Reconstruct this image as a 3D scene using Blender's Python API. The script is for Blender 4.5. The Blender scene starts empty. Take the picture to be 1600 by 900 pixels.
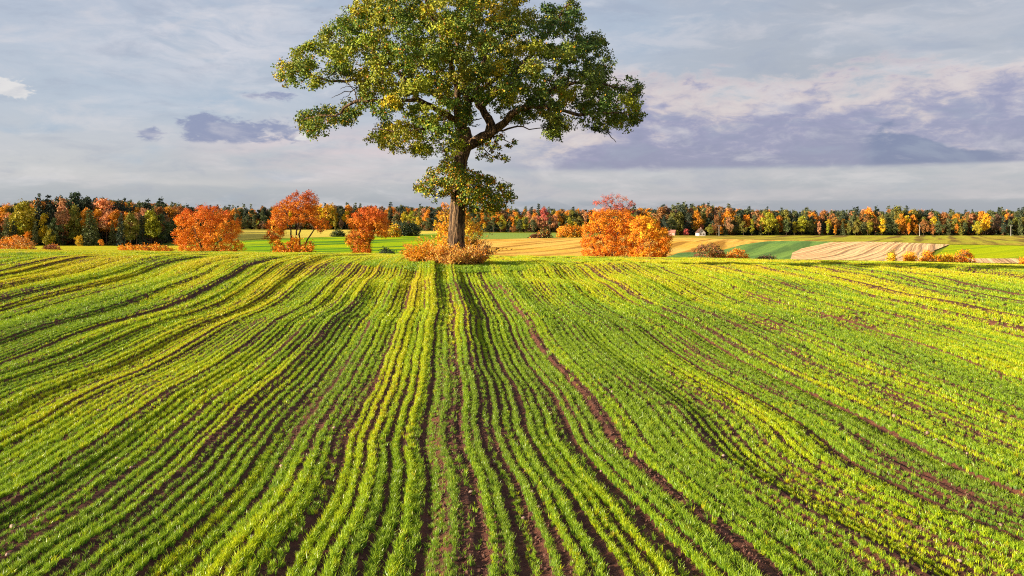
import bpy, math, random
import numpy as np
from mathutils import Vector, Matrix

R = random.Random(7)
G = np.random.default_rng(11)
S = bpy.context.scene
COL = S.collection

# ------------------------------------------------------------------ camera, light, exposure
CAM_Z = 4.0
F = 1256.0                     # focal length in pixels of the 1600 px wide photograph
HOR = 340.0                    # horizon row
cam_d = bpy.data.cameras.new('camera')
cam = bpy.data.objects.new('camera', cam_d)
COL.objects.link(cam)
cam.location = (0, 0, CAM_Z)
cam.rotation_euler = (math.radians(90), 0, 0)
cam_d.sensor_width = 36.0
cam_d.lens = 36.0 * F / 1600.0
cam_d.shift_y = -(450 - HOR) / 1600.0
cam_d.clip_start = 0.1
cam_d.clip_end = 12000
S.camera = cam

SUN_PHI = math.radians(76)     # shadows run 76 degrees right of the view axis
SUN_EL = math.radians(15)
SUN_DIR = Vector((-math.sin(SUN_PHI) * math.cos(SUN_EL), -math.cos(SUN_PHI) * math.cos(SUN_EL), math.sin(SUN_EL)))
sun_d = bpy.data.lights.new('sun', 'SUN')
sun_d.energy = 5.0
sun_d.angle = math.radians(0.5)
sun_d.color = (1.0, 0.87, 0.64)
sun = bpy.data.objects.new('sun', sun_d)
COL.objects.link(sun)
sun.rotation_euler = (-SUN_DIR).to_track_quat('-Z', 'Y').to_euler()
S.view_settings.view_transform = 'Standard'
S.view_settings.look = 'None'
S.view_settings.exposure = 1.45
S.view_settings.gamma = 1.0
S.render.engine = 'CYCLES'
S.cycles.max_bounces = 5
S.cycles.diffuse_bounces = 3
S.cycles.transmission_bounces = 3
S.cycles.use_denoising = False
S.cycles.filter_width = 1.1


def lin(*c):
    out = []
    for v in c:
        v = v / 255.0
        out.append(v / 12.92 if v <= 0.04045 else ((v + 0.055) / 1.055) ** 2.4)
    return tuple(out)


# ------------------------------------------------------------------ node helpers
class V:
    """a float socket with arithmetic"""
    def __init__(s, nt, sock):
        s.nt, s.s = nt, sock

    def op(s, kind, *o):
        n = s.nt.nodes.new('ShaderNodeMath')
        n.operation = kind
        for i, x in enumerate((s,) + o):
            if isinstance(x, V):
                s.nt.links.new(x.s, n.inputs[i])
            else:
                n.inputs[i].default_value = float(x)
        return V(s.nt, n.outputs[0])

    def __add__(s, o): return s.op('ADD', o)
    __radd__ = __add__
    def __mul__(s, o): return s.op('MULTIPLY', o)
    __rmul__ = __mul__
    def __sub__(s, o): return s.op('SUBTRACT', o)
    def __rsub__(s, o): return (s * -1.0) + o
    def __truediv__(s, o): return s.op('DIVIDE', o)

    def step(s, a, b, lo=0.0, hi=1.0):
        n = s.nt.nodes.new('ShaderNodeMapRange')
        n.interpolation_type = 'SMOOTHSTEP'
        s.nt.links.new(s.s, n.inputs[0])
        for i, v in enumerate((a, b, lo, hi)):
            if isinstance(v, V):
                s.nt.links.new(v.s, n.inputs[i + 1])
            else:
                n.inputs[i + 1].default_value = v
        return V(s.nt, n.outputs[0])

    def bump(s, c, w):          # gaussian-like hump
        d = (s - c) / w
        return (d * d * -1.0).op('EXPONENT')


def comb(nt, x, y, z):
    n = nt.nodes.new('ShaderNodeCombineXYZ')
    for i, v in enumerate((x, y, z)):
        if isinstance(v, V):
            nt.links.new(v.s, n.inputs[i])
        else:
            n.inputs[i].default_value = v
    return n.outputs[0]


def noise(nt, vec, scale=1.0, detail=5.0, rough=0.55, dist=0.0):
    n = nt.nodes.new('ShaderNodeTexNoise')
    n.inputs['Scale'].default_value = scale
    n.inputs['Detail'].default_value = detail
    n.inputs['Roughness'].default_value = rough
    n.inputs['Distortion'].default_value = dist
    if vec is not None:
        nt.links.new(vec, n.inputs['Vector'])
    return V(nt, n.outputs[0])


def mixc(nt, fac, a, b, mode='MIX'):
    n = nt.nodes.new('ShaderNodeMix')
    n.data_type = 'RGBA'
    n.blend_type = mode
    n.clamp_factor = True
    if isinstance(fac, V):
        nt.links.new(fac.s, n.inputs[0])
    else:
        n.inputs[0].default_value = fac
    for i, c in ((6, a), (7, b)):
        if isinstance(c, tuple):
            n.inputs[i].default_value = tuple(c) + ((1.0,) if len(c) == 3 else ())
        else:
            nt.links.new(c, n.inputs[i])
    return n.outputs[2]


def ramp(nt, fac, stops):
    n = nt.nodes.new('ShaderNodeValToRGB')
    e = n.color_ramp.elements
    while len(e) < len(stops):
        e.new(0.5)
    for k, (p, c) in enumerate(stops):
        e[k].position = p
        e[k].color = tuple(c) + (1.0,)
    nt.links.new(fac.s, n.inputs[0])
    return n.outputs[0]


# ------------------------------------------------------------------ world: Nishita sky behind procedural clouds
def build_world():
    w = bpy.data.worlds.new('World')
    S.world = w
    w.use_nodes = True
    nt = w.node_tree
    nt.nodes.clear()
    out = nt.nodes.new('ShaderNodeOutputWorld')
    bg = nt.nodes.new('ShaderNodeBackground')
    bg.inputs[1].default_value = 0.1
    nt.links.new(bg.outputs[0], out.inputs[0])
    sky = nt.nodes.new('ShaderNodeTexSky')
    sky.sky_type = 'NISHITA'
    sky.sun_disc = False
    sky.sun_elevation = SUN_EL
    sky.sun_rotation = math.atan2(SUN_DIR.x, SUN_DIR.y)
    tc = nt.nodes.new('ShaderNodeTexCoord')
    sp = nt.nodes.new('ShaderNodeSeparateXYZ')
    nt.links.new(tc.outputs['Generated'], sp.inputs[0])
    x, y, z = (V(nt, sp.outputs[i]) for i in range(3))
    a = x.op('ARCTAN2', y)                        # azimuth, 0 ahead
    e = z.op('ARCSINE')                           # elevation

    def A(px): return math.atan((px - 800) / F)
    def E(px, py): return math.atan((HOR - py) / F * math.cos(A(px)))

    def fbm(sa, se, seed, detail=6.0, rough=0.55, dist=0.0, a_=a, e_=e):
        return noise(nt, comb(nt, a_ * sa, e_ * se, seed), 1.0, detail, rough, dist)

    K = 10.0 / (2 ** S.view_settings.exposure)    # cloud colours are given as they look
    def c(r, g, b):
        return tuple(v * K for v in lin(r, g, b))

    D = math.degrees(1)
    deg = e * (180 / math.pi)
    base = ramp(nt, deg / 90.0, [(0.0, c(160, 168, 180)), (1.0 / 90, c(163, 171, 182)), (2.6 / 90, c(188, 190, 197)),
                                 (4.6 / 90, c(191, 194, 203)), (7.0 / 90, c(184, 192, 205)), (11.0 / 90, c(182, 191, 206)),
                                 (16.0 / 90, c(178, 187, 205)), (90.0 / 90, c(108, 130, 178))])
    # soft wisps, warped so that they streak and curl
    wa = a + (fbm(3.0, 9.0, 3.1, 3.0) - 0.5) * 0.25
    we = e + (fbm(4.0, 10.0, 8.4, 3.0) - 0.5) * 0.07
    n1 = fbm(3.6, 15.0, 1.7, 9.0, 0.6, 0.3, wa, we)
    n2 = fbm(5.5, 20.0, 5.9, 7.0, 0.55, 0.2, wa, we)
    n3 = fbm(16.0, 46.0, 2.2, 8.0, 0.62, 0.3, wa, we)
    col = mixc(nt, n1.step(0.50, 0.66) * 0.85, base, c(216, 214, 220))
    col = mixc(nt, n2.step(0.53, 0.70) * 0.75, col, c(160, 180, 203))
    col = mixc(nt, n3.step(0.50, 0.70) * (n1.step(0.42, 0.6)) * 0.6, col, c(226, 222, 225))
    low = deg.step(3.2, 5.5, 1.0, 0.0)
    n4 = fbm(3.0, 34.0, 6.6, 6.0, 0.5, 0.2)
    col = mixc(nt, n4.step(0.45, 0.62) * low * 0.6, col, c(172, 180, 190))
    col = mixc(nt, n4.step(0.35, 0.5, 1.0, 0.0) * low * 0.5, col, c(204, 203, 205))
    # the right-hand sky is a greyer sheet
    col = mixc(nt, a.step(0.0, 0.35) * a.step(0.9, 1.6, 1.0, 0.0) * (n2.step(.3, .6, .9, .55)), col, c(170, 174, 185))
    # pinkish glow low behind the oak
    pk = a.bump(A(540), 0.16) * e.bump(E(540, 235), 0.030)
    col = mixc(nt, pk * fbm(9, 40, 4.4, 6.0).step(0.3, 0.65) * 0.95, col, c(216, 198, 203))
    # blue window near the top left and a clear strip at right of the oak
    bw = a.bump(A(250), 0.13) * e.bump(E(250, 150), 0.028) + a.bump(A(500), 0.05) * e.bump(E(500, 25), 0.03) + a.bump(A(970), 0.07) * e.bump(E(970, 30), 0.04)
    col = mixc(nt, bw * 0.6, col, c(172, 187, 206))
    wb = a.bump(A(300), 0.17) * e.bump(E(300, 70), 0.045)
    col = mixc(nt, wb * n3.step(0.36, 0.62) * 0.75, col, c(214, 213, 221))
    # the purple bank on the right: flat base, billowed pale top
    big = fbm(9.0, 24.0, 9.3, 9.0, 0.6, 0.35)
    fine = fbm(34.0, 80.0, 12.1, 9.0, 0.62, 0.4)
    e0 = E(1200, 263)
    e1 = E(1200, 128)
    t = (e - e0) / (e1 - e0)
    side = a.step(A(700), A(930)) * a.step(1.0, 1.4, 1.0, 0.0)
    topn = t + (big - 0.5) * 1.25 + (fine - 0.5) * 0.45
    m = (t + (fine - 0.5) * 0.10).step(-0.05, 0.06) * topn.step(0.92, 1.14, 1.0, 0.0) * side
    pale = (t * 0.80 + (big - 0.5) * 1.7 + (fine - 0.5) * 1.05 + a.step(A(820), A(1100), 0.30, 0.0) + a.step(A(1430), A(1600), 0.0, 0.16))
    bank = ramp(nt, pale.step(0.10, 0.96), [(0.0, c(138, 138, 172)), (0.3, c(150, 147, 180)), (0.55, c(174, 167, 188)), (0.8, c(206, 192, 196)), (1.0, c(219, 205, 203))])
    col = mixc(nt, m * 0.93, col, bank)
    # a darker cumulus in front of it
    dk = a.step(A(1330), A(1375)) * a.step(A(1540), A(1640), 1.0, 0.0)
    hgt = a.bump(A(1390), 0.045) * 0.034 + 0.016
    td = (e - E(1400, 262)) / hgt + (fbm(24, 55, 3.3, 7.0) - 0.5) * 1.3
    col = mixc(nt, dk * td.step(0.80, 1.0, 1.0, 0.0) * t.step(-0.03, 0.05) * 0.95, col, c(116, 124, 162))
    # small dark cloudlets on the left
    cn = fbm(60.0, 130.0, 7.7, 8.0, 0.62, 0.3)
    cl = a.bump(A(312), 0.022) * e.bump(E(312, 198), 0.018) + a.bump(A(360), 0.030) * e.bump(E(360, 207), 0.014) + a.bump(A(233), 0.014) * e.bump(E(233, 210), 0.011) * 0.9 \
        + a.bump(A(425), 0.035) * e.bump(E(425, 150), 0.006) * 0.75 + a.bump(A(445), 0.05) * e.bump(E(445, 205), 0.016) * 0.65
    flat = (e - E(322, 224)).step(-0.002, 0.004)
    col = mixc(nt, (cl + (cn - 0.5) * 2.0).step(0.25, 0.75) * cl.step(0.05, 0.35) * flat * 0.92, col, c(134, 141, 177))
    # two white puffs
    pf = a.bump(A(12), 0.024) * e.bump(E(12, 137), 0.011) + a.bump(A(478), 0.016) * e.bump(E(478, 212), 0.006)
    col = mixc(nt, (pf + (cn - 0.5) * 2.2).step(0.3, 0.65) * pf.step(0.05, 0.4) * 0.9, col, c(230, 225, 223))
    # pale shelf under the bank, dull strip on the horizon
    sh = deg.step(1.05, 1.25) * deg.step(3.2, 3.5, 1.0, 0.0) * a.step(A(560), A(800))
    col = mixc(nt, sh * (fbm(14, 60, 15.0, 7.0).step(0.35, 0.65, 0.1, 0.9)), col, c(190, 188, 196))
    col = mixc(nt, (deg + (fbm(12, 60, 21.0, 5.0) - 0.5) * 0.35).step(0.85, 1.3, 1.0, 0.0) * a.step(A(700), A(900)) * 0.7, col, c(158, 165, 178))
    mot = fbm(11.0, 34.0, 31.0, 9.0, 0.62, 0.4)
    col = mixc(nt, mot.step(0.5, 0.70) * 0.45, col, c(216, 211, 215))
    col = mixc(nt, mot.step(0.30, 0.5, 1.0, 0.0) * 0.42, col, c(156, 164, 185))
    final = mixc(nt, 0.93, sky.outputs[0], col)
    nt.links.new(final, bg.inputs[0])


build_world()


# ------------------------------------------------------------------ terrain
def pchip(xs, ys):
    xs, ys = np.array(xs, float), np.array(ys, float)
    h = np.diff(xs)
    d = np.diff(ys) / h
    m = np.zeros_like(xs)
    m[0], m[-1] = d[0], d[-1]
    for i in range(1, len(xs) - 1):
        if d[i - 1] * d[i] > 0:
            w1, w2 = 2 * h[i] + h[i - 1], h[i] + 2 * h[i - 1]
            m[i] = (w1 + w2) / (w1 / d[i - 1] + w2 / d[i])

    def f(x):
        x = np.asarray(x, float)
        i = np.clip(np.searchsorted(xs, x) - 1, 0, len(h) - 1)
        t = np.clip((x - xs[i]) / h[i], 0, 1)
        return ((1 + 2 * t) * (1 - t) ** 2 * ys[i] + t * (1 - t) ** 2 * h[i] * m[i] + t * t * (3 - 2 * t) * ys[i + 1] + t * t * (t - 1) * h[i] * m[i + 1])
    return f


def sstep(x, a, b):
    t = np.clip((np.asarray(x, float) - a) / (b - a), 0, 1)
    return t * t * (3 - 2 * t)


PROFILE = pchip([-400, 0, 9, 20, 30, 38, 46, 58, 70, 85, 100, 134, 160, 200, 300, 450, 560, 700, 3000, 6000],
                [0, 0, 0, .15, .60, 1.10, 1.42, 1.07, .60, .0, -.67, -2.36, -3.45, -4.4, -5.45, -6.1, -6.4, -6.2, -6.5, -20])
DQ_X = (np.array([-400, 0, 300, 600, 700, 760, 1050, 1200, 1400, 1600, 2000]) - 800) / F
DQ = pchip(DQ_X, [-.0062, -.0056, -.0032, -.0008, 0, .0014, .0042, .0068, .0092, .0127, .0150])


def zT(X, Y):
    X, Y = np.asarray(X, float), np.asarray(Y, float)
    tx = X / np.maximum(Y, 12.0)
    z = PROFILE(Y)
    z = z - DQ(np.clip(tx, -1.0, 0.95)) * Y * sstep(Y, 18, 52) * (1 - sstep(Y, 130, 300))
    z = z - 2.3 * sstep(-tx, .30, .44) * sstep(Y, 180, 330) * (1 - sstep(Y, 420, 700))
    z = z - 2.1 * sstep(tx, .08, .22) * sstep(Y, 300, 520)
    u = sstep(Y, 7, 13) * (1 - sstep(Y, 46, 70))
    w = (np.sin(X * .52 + Y * .35 + 1.0) * .045 + np.sin(Y * .74 - X * .16) * .05 + np.sin(Y * 1.23 + X * .31 + 2.0) * .018
         + np.sin(X * .95 - Y * .12 + .5) * .03)
    z = z + u * w * .6
    z = z - .14 * np.exp(-((Y - 40.0) / 2.4) ** 2) * sstep(-tx, -.25, .0)
    return z


YG_NEAR = np.linspace(4.0, 100.0, 2400)
YG_FAR = np.linspace(100.0, 900.0, 3200)


def unproject(px, py, far=False):
    """ground point seen in pixel (px, py) of the 1600 x 900 photograph"""
    tx = (px - 800) / F
    Y = YG_FAR if far else YG_NEAR
    row = HOR + F * (CAM_Z - zT(tx * Y, Y)) / Y
    row = np.minimum.accumulate(row)
    y = float(np.interp(-py, -row, Y))
    return tx * y, y


# ------------------------------------------------------------------ rows of the crop: traced lines give the way the rows bend
LINES = [
    [(0, 483), (69, 464), (139, 447), (208, 430), (264, 408)],
    [(0, 592), (42, 578), (92, 561), (136, 542), (167, 528), (200, 514), (236, 503), (278, 494), (319, 480), (361, 458), (400, 428), (418, 416)],
    [(236, 897), (267, 867), (305, 833), (347, 805), (397, 744), (417, 706), (439, 678), (467, 650), (494, 611), (519, 578), (550, 533), (567, 511), (578, 494)],
    [(647, 883), (655, 850), (661, 817), (662, 775), (662, 733), (660, 692), (667, 650), (669, 622), (674, 580), (675, 553), (680, 519), (683, 497), (682, 455), (678, 422)],
    [(740, 900), (740, 858), (742, 822), (736, 783), (730, 747), (717, 692), (717, 650), (714, 600), (708, 578), (708, 550), (708, 519), (707, 492), (700, 456), (692, 433)],
    [(1197, 886), (1147, 847), (1092, 808), (1064, 783), (1030, 753), (1000, 728), (967, 692), (939, 656), (911, 619), (892, 594), (867, 572), (847, 544), (828, 511), (800, 467), (780, 442), (770, 425)],
    [(1561, 872), (1478, 839), (1394, 800), (1294, 753), (1225, 714), (1161, 650), (1106, 614), (1067, 594), (1039, 578), (1008, 556), (972, 530), (939, 503), (911, 489), (897, 475), (869, 453), (847, 433)],
    [(1600, 560), (1533, 539), (1464, 518), (1408, 503), (1339, 486), (1269, 467)],
]
SLOPE = -85.0 / F
WY = np.geomspace(7.0, 110.0, 120)
BARE = [.0, .0, .12, .2, .9, 1.0, .55, .4]     # how bare each traced line is
FURROW = [.06, .08, .02, .04, .03, -.035, -.02, -.02]
_w = []
for L, _b, _f in zip(LINES, BARE, FURROW):
    P = sorted((unproject(*p)[::-1] for p in L))
    ys = np.array([p[0] for p in P])
    vs = np.array([p[1] - SLOPE * p[0] for p in P])
    v = np.interp(WY, ys, vs)
    k = np.exp(-np.linspace(-2, 2, 9) ** 2)
    k /= k.sum()
    v = np.convolve(np.pad(v, 4, mode='edge'), k, 'valid')
    mid = float(np.interp(24.0, WY, v))
    ok = (WY >= ys[0]) & (WY <= ys[-1])
    _w.append((mid, np.clip(v - mid, -2.0, 2.0), _b, _f))
_w.sort(key=lambda t: t[0])
TRACKS = [(t[0], t[2], t[3]) for t in _w]
ROW_U = np.array([t[0] for t in _w])
ROW_W = np.array([t[1] for t in _w])
WN = 400
WU = np.linspace(-90, 90, WN)
WTAB = np.stack([np.interp(WU, ROW_U, ROW_W[:, j]) for j in range(len(WY))], 1)
k = np.exp(-np.linspace(-2, 2, 7) ** 2)
k /= k.sum()
WTAB = np.stack([np.convolve(np.pad(WTAB[:, j], 3, mode='edge'), k, 'valid') for j in range(len(WY))], 1)
print('row lines u', np.round(ROW_U, 2), 'w range', np.round(ROW_W.min(1), 2), np.round(ROW_W.max(1), 2))


def bil(tab, u, Y):
    fu = np.clip((u - WU[0]) / (WU[1] - WU[0]), 0, WN - 1.001)
    fy = np.clip(np.log(np.maximum(Y, 7.0) / 7.0) / math.log(110 / 7.0) * (len(WY) - 1), 0, len(WY) - 1.001)
    i, j = fu.astype(int), fy.astype(int)
    a, b = fu - i, fy - j
    return tab[i, j] * (1 - a) * (1 - b) + tab[i + 1, j] * a * (1 - b) + tab[i, j + 1] * (1 - a) * b + tab[i + 1, j + 1] * a * b


def row_x(u, Y):
    u, Y = np.asarray(u, float), np.asarray(Y, float)
    return u + SLOPE * Y + bil(WTAB, u, Y) + .022 * np.sin(Y * 1.15 + u * .45) * sstep(Y, 6, 12) + .03 * np.sin(Y * .61 + u * .3 + 2) + .012 * np.sin(Y * 2.7 + u * 1.9)


def vnoise(seed, n=64):
    tab = np.random.default_rng(seed).random((n, n))

    def f(x, y):
        x, y = np.asarray(x, float), np.asarray(y, float)
        i, j = np.floor(x).astype(int), np.floor(y).astype(int)
        a, b = x - i, y - j
        a, b = a * a * (3 - 2 * a), b * b * (3 - 2 * b)
        i, j, i1, j1 = i % n, j % n, (i + 1) % n, (j + 1) % n
        return tab[i, j] * (1 - a) * (1 - b) + tab[i1, j] * a * (1 - b) + tab[i, j1] * (1 - a) * b + tab[i1, j1] * a * b
    return f


N1, N2, N3, N4 = vnoise(1), vnoise(2), vnoise(3), vnoise(4)
PITCH = 0.19


def relief(u, Y):
    """height of beds and furrows over the smooth hill"""
    r = (N1(u / 1.15, Y / 26.0) - .5) * .17 + (N2(u / .36 + 9, Y / 34.0) - .5) * (.15 + .06 * sstep(Y, 14, 30))
    r = r + .014 * np.cos(2 * np.pi * u / PITCH)
    for t, _, f in TRACKS:
        r = r - f * np.exp(-((u - t - .06) / .14) ** 2) + f * .7 * np.exp(-((u - t + .28) / .2) ** 2)
    return r


def field_z(u, Y, X=None):
    X = row_x(u, Y) if X is None else X
    return zT(X, Y) + relief(u, Y)


# ------------------------------------------------------------------ object helpers
def link(name, me, mat=None, parent=None, loc=None):
    o = bpy.data.objects.new(name, me)
    COL.objects.link(o)
    if mat is not None and me is not None and not me.materials:
        me.materials.append(mat)
    if parent is not None:
        o.parent = parent
    if loc is not None:
        o.location = loc
    return o


def tag(o, label, cat, group=None):
    o['label'] = label
    o['category'] = cat
    if group:
        o['group'] = group
    return o


def thing(name, label, cat, loc=(0, 0, 0), group=None, rz=0.0):
    o = link(name, None, loc=loc)
    o.rotation_euler = (0, 0, rz)
    o.empty_display_size = .3
    return tag(o, label, cat, group)


def kind(o, k):
    o['kind'] = k
    return o


def np_mesh(name, verts, faces_flat, sizes, smooth=False, tint=None):
    verts = np.asarray(verts, np.float32)
    me = bpy.data.meshes.new(name)
    me.vertices.add(len(verts))
    me.vertices.foreach_set('co', verts.ravel())
    ff = np.asarray(faces_flat, np.int32).ravel()
    sizes = np.asarray(sizes, np.int32)
    me.loops.add(len(ff))
    me.loops.foreach_set('vertex_index', ff)
    me.polygons.add(len(sizes))
    st = np.zeros(len(sizes), np.int32)
    st[1:] = np.cumsum(sizes)[:-1]
    me.polygons.foreach_set('loop_start', st)
    me.polygons.foreach_set('loop_total', sizes)
    me.polygons.foreach_set('use_smooth', np.full(len(sizes), smooth))
    if tint is not None:
        a = me.attributes.new('tint', 'FLOAT_COLOR', 'POINT')
        t = np.ones((len(verts), 4), np.float32)
        t[:, :3] = tint
        a.data.foreach_set('color', t.ravel())
    me.update()
    return me


def grid_mesh(name, X, Y, Z, smooth=True):
    n, m = X.shape
    v = np.stack([X, Y, Z], -1).reshape(-1, 3)
    i = np.arange(n * m).reshape(n, m)
    f = np.stack([i[:-1, :-1], i[:-1, 1:], i[1:, 1:], i[1:, :-1]], -1).reshape(-1, 4)
    return np_mesh(name, v, f, np.full(len(f), 4), smooth)


class Tubes:
    """collects tapered tubes"""
    def __init__(s):
        s.v, s.f, s.n = [], [], 0

    def add(s, pts, rad, sides=6, rough=0.0, cap=True):
        pts = np.asarray(pts, float)
        rad = np.broadcast_to(np.asarray(rad, float), (len(pts),))
        t = np.gradient(pts, axis=0)
        t /= np.maximum(np.linalg.norm(t, axis=1, keepdims=True), 1e-9)
        ref = np.array([0.0, 1.0, 0.0]) if abs(t[0][1]) < .8 else np.array([1.0, 0, 0])
        a = np.cross(t, ref)
        bad = np.linalg.norm(a, axis=1) < 1e-3
        a[bad] = np.cross(t[bad], [0, 0, 1.0])
        a /= np.maximum(np.linalg.norm(a, axis=1, keepdims=True), 1e-9)
        b = np.cross(t, a)
        th = np.linspace(0, 2 * np.pi, sides, endpoint=False)
        r = rad[:, None] * (1 + (rough * G.standard_normal((len(pts), sides)) if rough else 0))
        ring = pts[:, None, :] + r[..., None] * (np.cos(th)[None, :, None] * a[:, None, :] + np.sin(th)[None, :, None] * b[:, None, :])
        i = s.n + np.arange(len(pts) * sides).reshape(len(pts), sides)
        j = np.roll(i, -1, axis=1)
        s.v.append(ring.reshape(-1, 3))
        s.f.append(np.stack([i[:-1], j[:-1], j[1:], i[1:]], -1).reshape(-1, 4))
        s.n += len(pts) * sides

    def mesh(s, name, smooth=True):
        f = np.concatenate(s.f)
        return np_mesh(name, np.concatenate(s.v), f, np.full(len(f), 4), smooth)


def spline(pts, n):
    """smooth resample of a polyline whose rows may carry radii"""
    p = np.asarray(pts, float)
    d = np.r_[0, np.cumsum(np.maximum(np.linalg.norm(np.diff(p[:, :3], axis=0), axis=1), 1e-6))]
    t = np.linspace(0, d[-1], n)
    if len(p) < 3:
        return np.stack([np.interp(t, d, p[:, c]) for c in range(p.shape[1])], 1)
    m = np.gradient(p, d, axis=0)
    i = np.clip(np.searchsorted(d, t, side='right') - 1, 0, len(d) - 2)
    h = (d[i + 1] - d[i])[:, None]
    s = ((t - d[i])[:, None]) / h
    return (1 + 2 * s) * (1 - s) ** 2 * p[i] + s * (1 - s) ** 2 * h * m[i] + s * s * (3 - 2 * s) * p[i + 1] + s * s * (s - 1) * h * m[i + 1]


def leaf_quads(c, size, up=0.3, out=None, elong=1.35, nv=None):
    """small bent leaf faces at points c; returns verts (n*4)"""
    n = len(c)
    d = G.standard_normal((n, 3))
    if out is not None:
        d += out
    d[:, 2] -= .15
    d /= np.linalg.norm(d, axis=1, keepdims=True)
    q = G.standard_normal((n, 3))
    q[:, 2] += up
    if nv is not None:            # leaf faces turned outwards from their clump
        q = nv + .55 * G.standard_normal((n, 3))
    nrm = np.cross(d, q)
    nrm /= np.maximum(np.linalg.norm(nrm, axis=1, keepdims=True), 1e-6)
    side = nrm
    up_v = np.cross(nrm, d)
    L = (size * G.uniform(.7, 1.3, n))[:, None]
    w = L / elong * .5
    base = c
    tip = c + d * L
    midp = c + d * L * .55
    bend = up_v * L * .16
    l = midp + side * w + bend
    r = midp - side * w + bend
    v = np.stack([base, r, tip, l], 1).reshape(-1, 3)
    return v


def leaf_mesh(name, c, size, tint, up=0.3, out=None, elong=1.35, nv=None):
    v = leaf_quads(c, size, up, out, elong, nv)
    n = len(c)
    i = np.arange(n) * 4
    f = np.stack([i, i + 1, i + 2, i, i + 2, i + 3], 1).reshape(-1, 3)
    return np_mesh(name, v, f, np.full(len(f), 3), False, np.repeat(tint, 4, axis=0))


ORD = ['', 'second', 'third', 'fourth', 'fifth', 'sixth', 'seventh', 'eighth', 'ninth']


def single_out(made, a='left', b='right'):
    """things whose labels fall together are told apart by their order"""
    by = {}
    for px, t in made:
        by.setdefault(t['label'], []).append((px, t))
    for lab, L in by.items():
        L.sort(key=lambda q: q[0])
        for k, (_, t) in enumerate(L):
            if len(L) == 2:
                t['label'] = '%s of two: %s' % (a, lab) if k == 0 else '%s of two: %s' % (b, lab)
            elif len(L) > 2:
                t['label'] = ('%smost: ' % a if k == 0 else '%smost: ' % b if k == len(L) - 1 else '%s from %s: ' % (ORD[min(k, 8)], a)) + lab


# ------------------------------------------------------------------ materials
def new_mat(name):
    m = bpy.data.materials.new(name)
    m.use_nodes = True
    nt = m.node_tree
    nt.nodes.clear()
    out = nt.nodes.new('ShaderNodeOutputMaterial')
    return m, nt, out


def attr(nt, name, typ='GEOMETRY'):
    n = nt.nodes.new('ShaderNodeAttribute')
    n.attribute_name = name
    n.attribute_type = typ
    return n


def leafy(name, trans=.35, source='GEOMETRY', objcol=True, gloss=.025):
    m, nt, out = new_mat(name)
    at = attr(nt, 'tint', 'GEOMETRY')
    col = at.outputs['Color']
    if source == 'INSTANCER':
        col = mixc(nt, 1.0, col, attr(nt, 'shade', 'INSTANCER').outputs['Color'], 'MULTIPLY')
    if objcol:
        oi = nt.nodes.new('ShaderNodeObjectInfo')
        col = mixc(nt, 1.0, col, oi.outputs['Color'], 'MULTIPLY')
    d = nt.nodes.new('ShaderNodeBsdfDiffuse')
    t = nt.nodes.new('ShaderNodeBsdfTranslucent')
    g = nt.nodes.new('ShaderNodeBsdfGlossy')
    g.inputs['Roughness'].default_value = .6
    g.inputs['Color'].default_value = (.9, .9, .9, 1)
    nt.links.new(col, d.inputs[0])
    nt.links.new(col, t.inputs[0])
    a = nt.nodes.new('ShaderNodeMixShader')
    a.inputs[0].default_value = trans
    nt.links.new(d.outputs[0], a.inputs[1])
    nt.links.new(t.outputs[0], a.inputs[2])
    b = nt.nodes.new('ShaderNodeMixShader')
    b.inputs[0].default_value = gloss
    nt.links.new(a.outputs[0], b.inputs[1])
    nt.links.new(g.outputs[0], b.inputs[2])
    nt.links.new(b.outputs[0], out.inputs[0])
    return m


def bsdf(name, build):
    m, nt, out = new_mat(name)
    p = nt.nodes.new('ShaderNodeBsdfPrincipled')
    p.inputs['Roughness'].default_value = .9
    p.inputs['Specular IOR Level'].default_value = .2
    build(nt, p)
    nt.links.new(p.outputs[0], out.inputs[0])
    return m


def geo_pos(nt):
    return nt.nodes.new('ShaderNodeNewGeometry').outputs['Position']


def add_bump(nt, p, h, dist, strength=1.0):
    b = nt.nodes.new('ShaderNodeBump')
    b.inputs['Distance'].default_value = dist
    b.inputs['Strength'].default_value = strength
    nt.links.new(h.s, b.inputs['Height'])
    nt.links.new(b.outputs[0], p.inputs['Normal'])


def plain(name, col, rough=.85):
    def b(nt, p):
        n = noise(nt, geo_pos(nt), 6.0, 5.0)
        nt.links.new(mixc(nt, n.step(.3, .7), tuple(v * .75 for v in col), tuple(min(1, v * 1.2) for v in col)), p.inputs['Base Color'])
        p.inputs['Roughness'].default_value = rough
    return bsdf(name, b)


def soil_b(nt, p):
    g = geo_pos(nt)
    n = noise(nt, g, 2.2, 8.0, .65)
    n2 = noise(nt, g, 22.0, 6.0, .7)
    c = mixc(nt, n.step(.3, .7), (.065, .025, .018), (.18, .064, .036))
    c = mixc(nt, n2.step(.58, .78) * .5, c, (.22, .10, .06))
    nt.links.new(c, p.inputs['Base Color'])
    add_bump(nt, p, n2 + noise(nt, g, 55.0, 4.0) * .5, .05)


def bark_b(nt, p):
    tc = nt.nodes.new('ShaderNodeNewGeometry')
    sp = nt.nodes.new('ShaderNodeSeparateXYZ')
    nt.links.new(tc.outputs['Position'], sp.inputs[0])
    x, y, z = (V(nt, sp.outputs[i]) for i in range(3))
    v = comb(nt, x, y, z * .16)
    n = noise(nt, v, 9.0, 6.0, .6, .4)
    c = mixc(nt, n.step(.42, .60), (.040, .024, .016), (.25, .15, .078))
    nt.links.new(c, p.inputs['Base Color'])
    add_bump(nt, p, n, .22)


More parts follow.
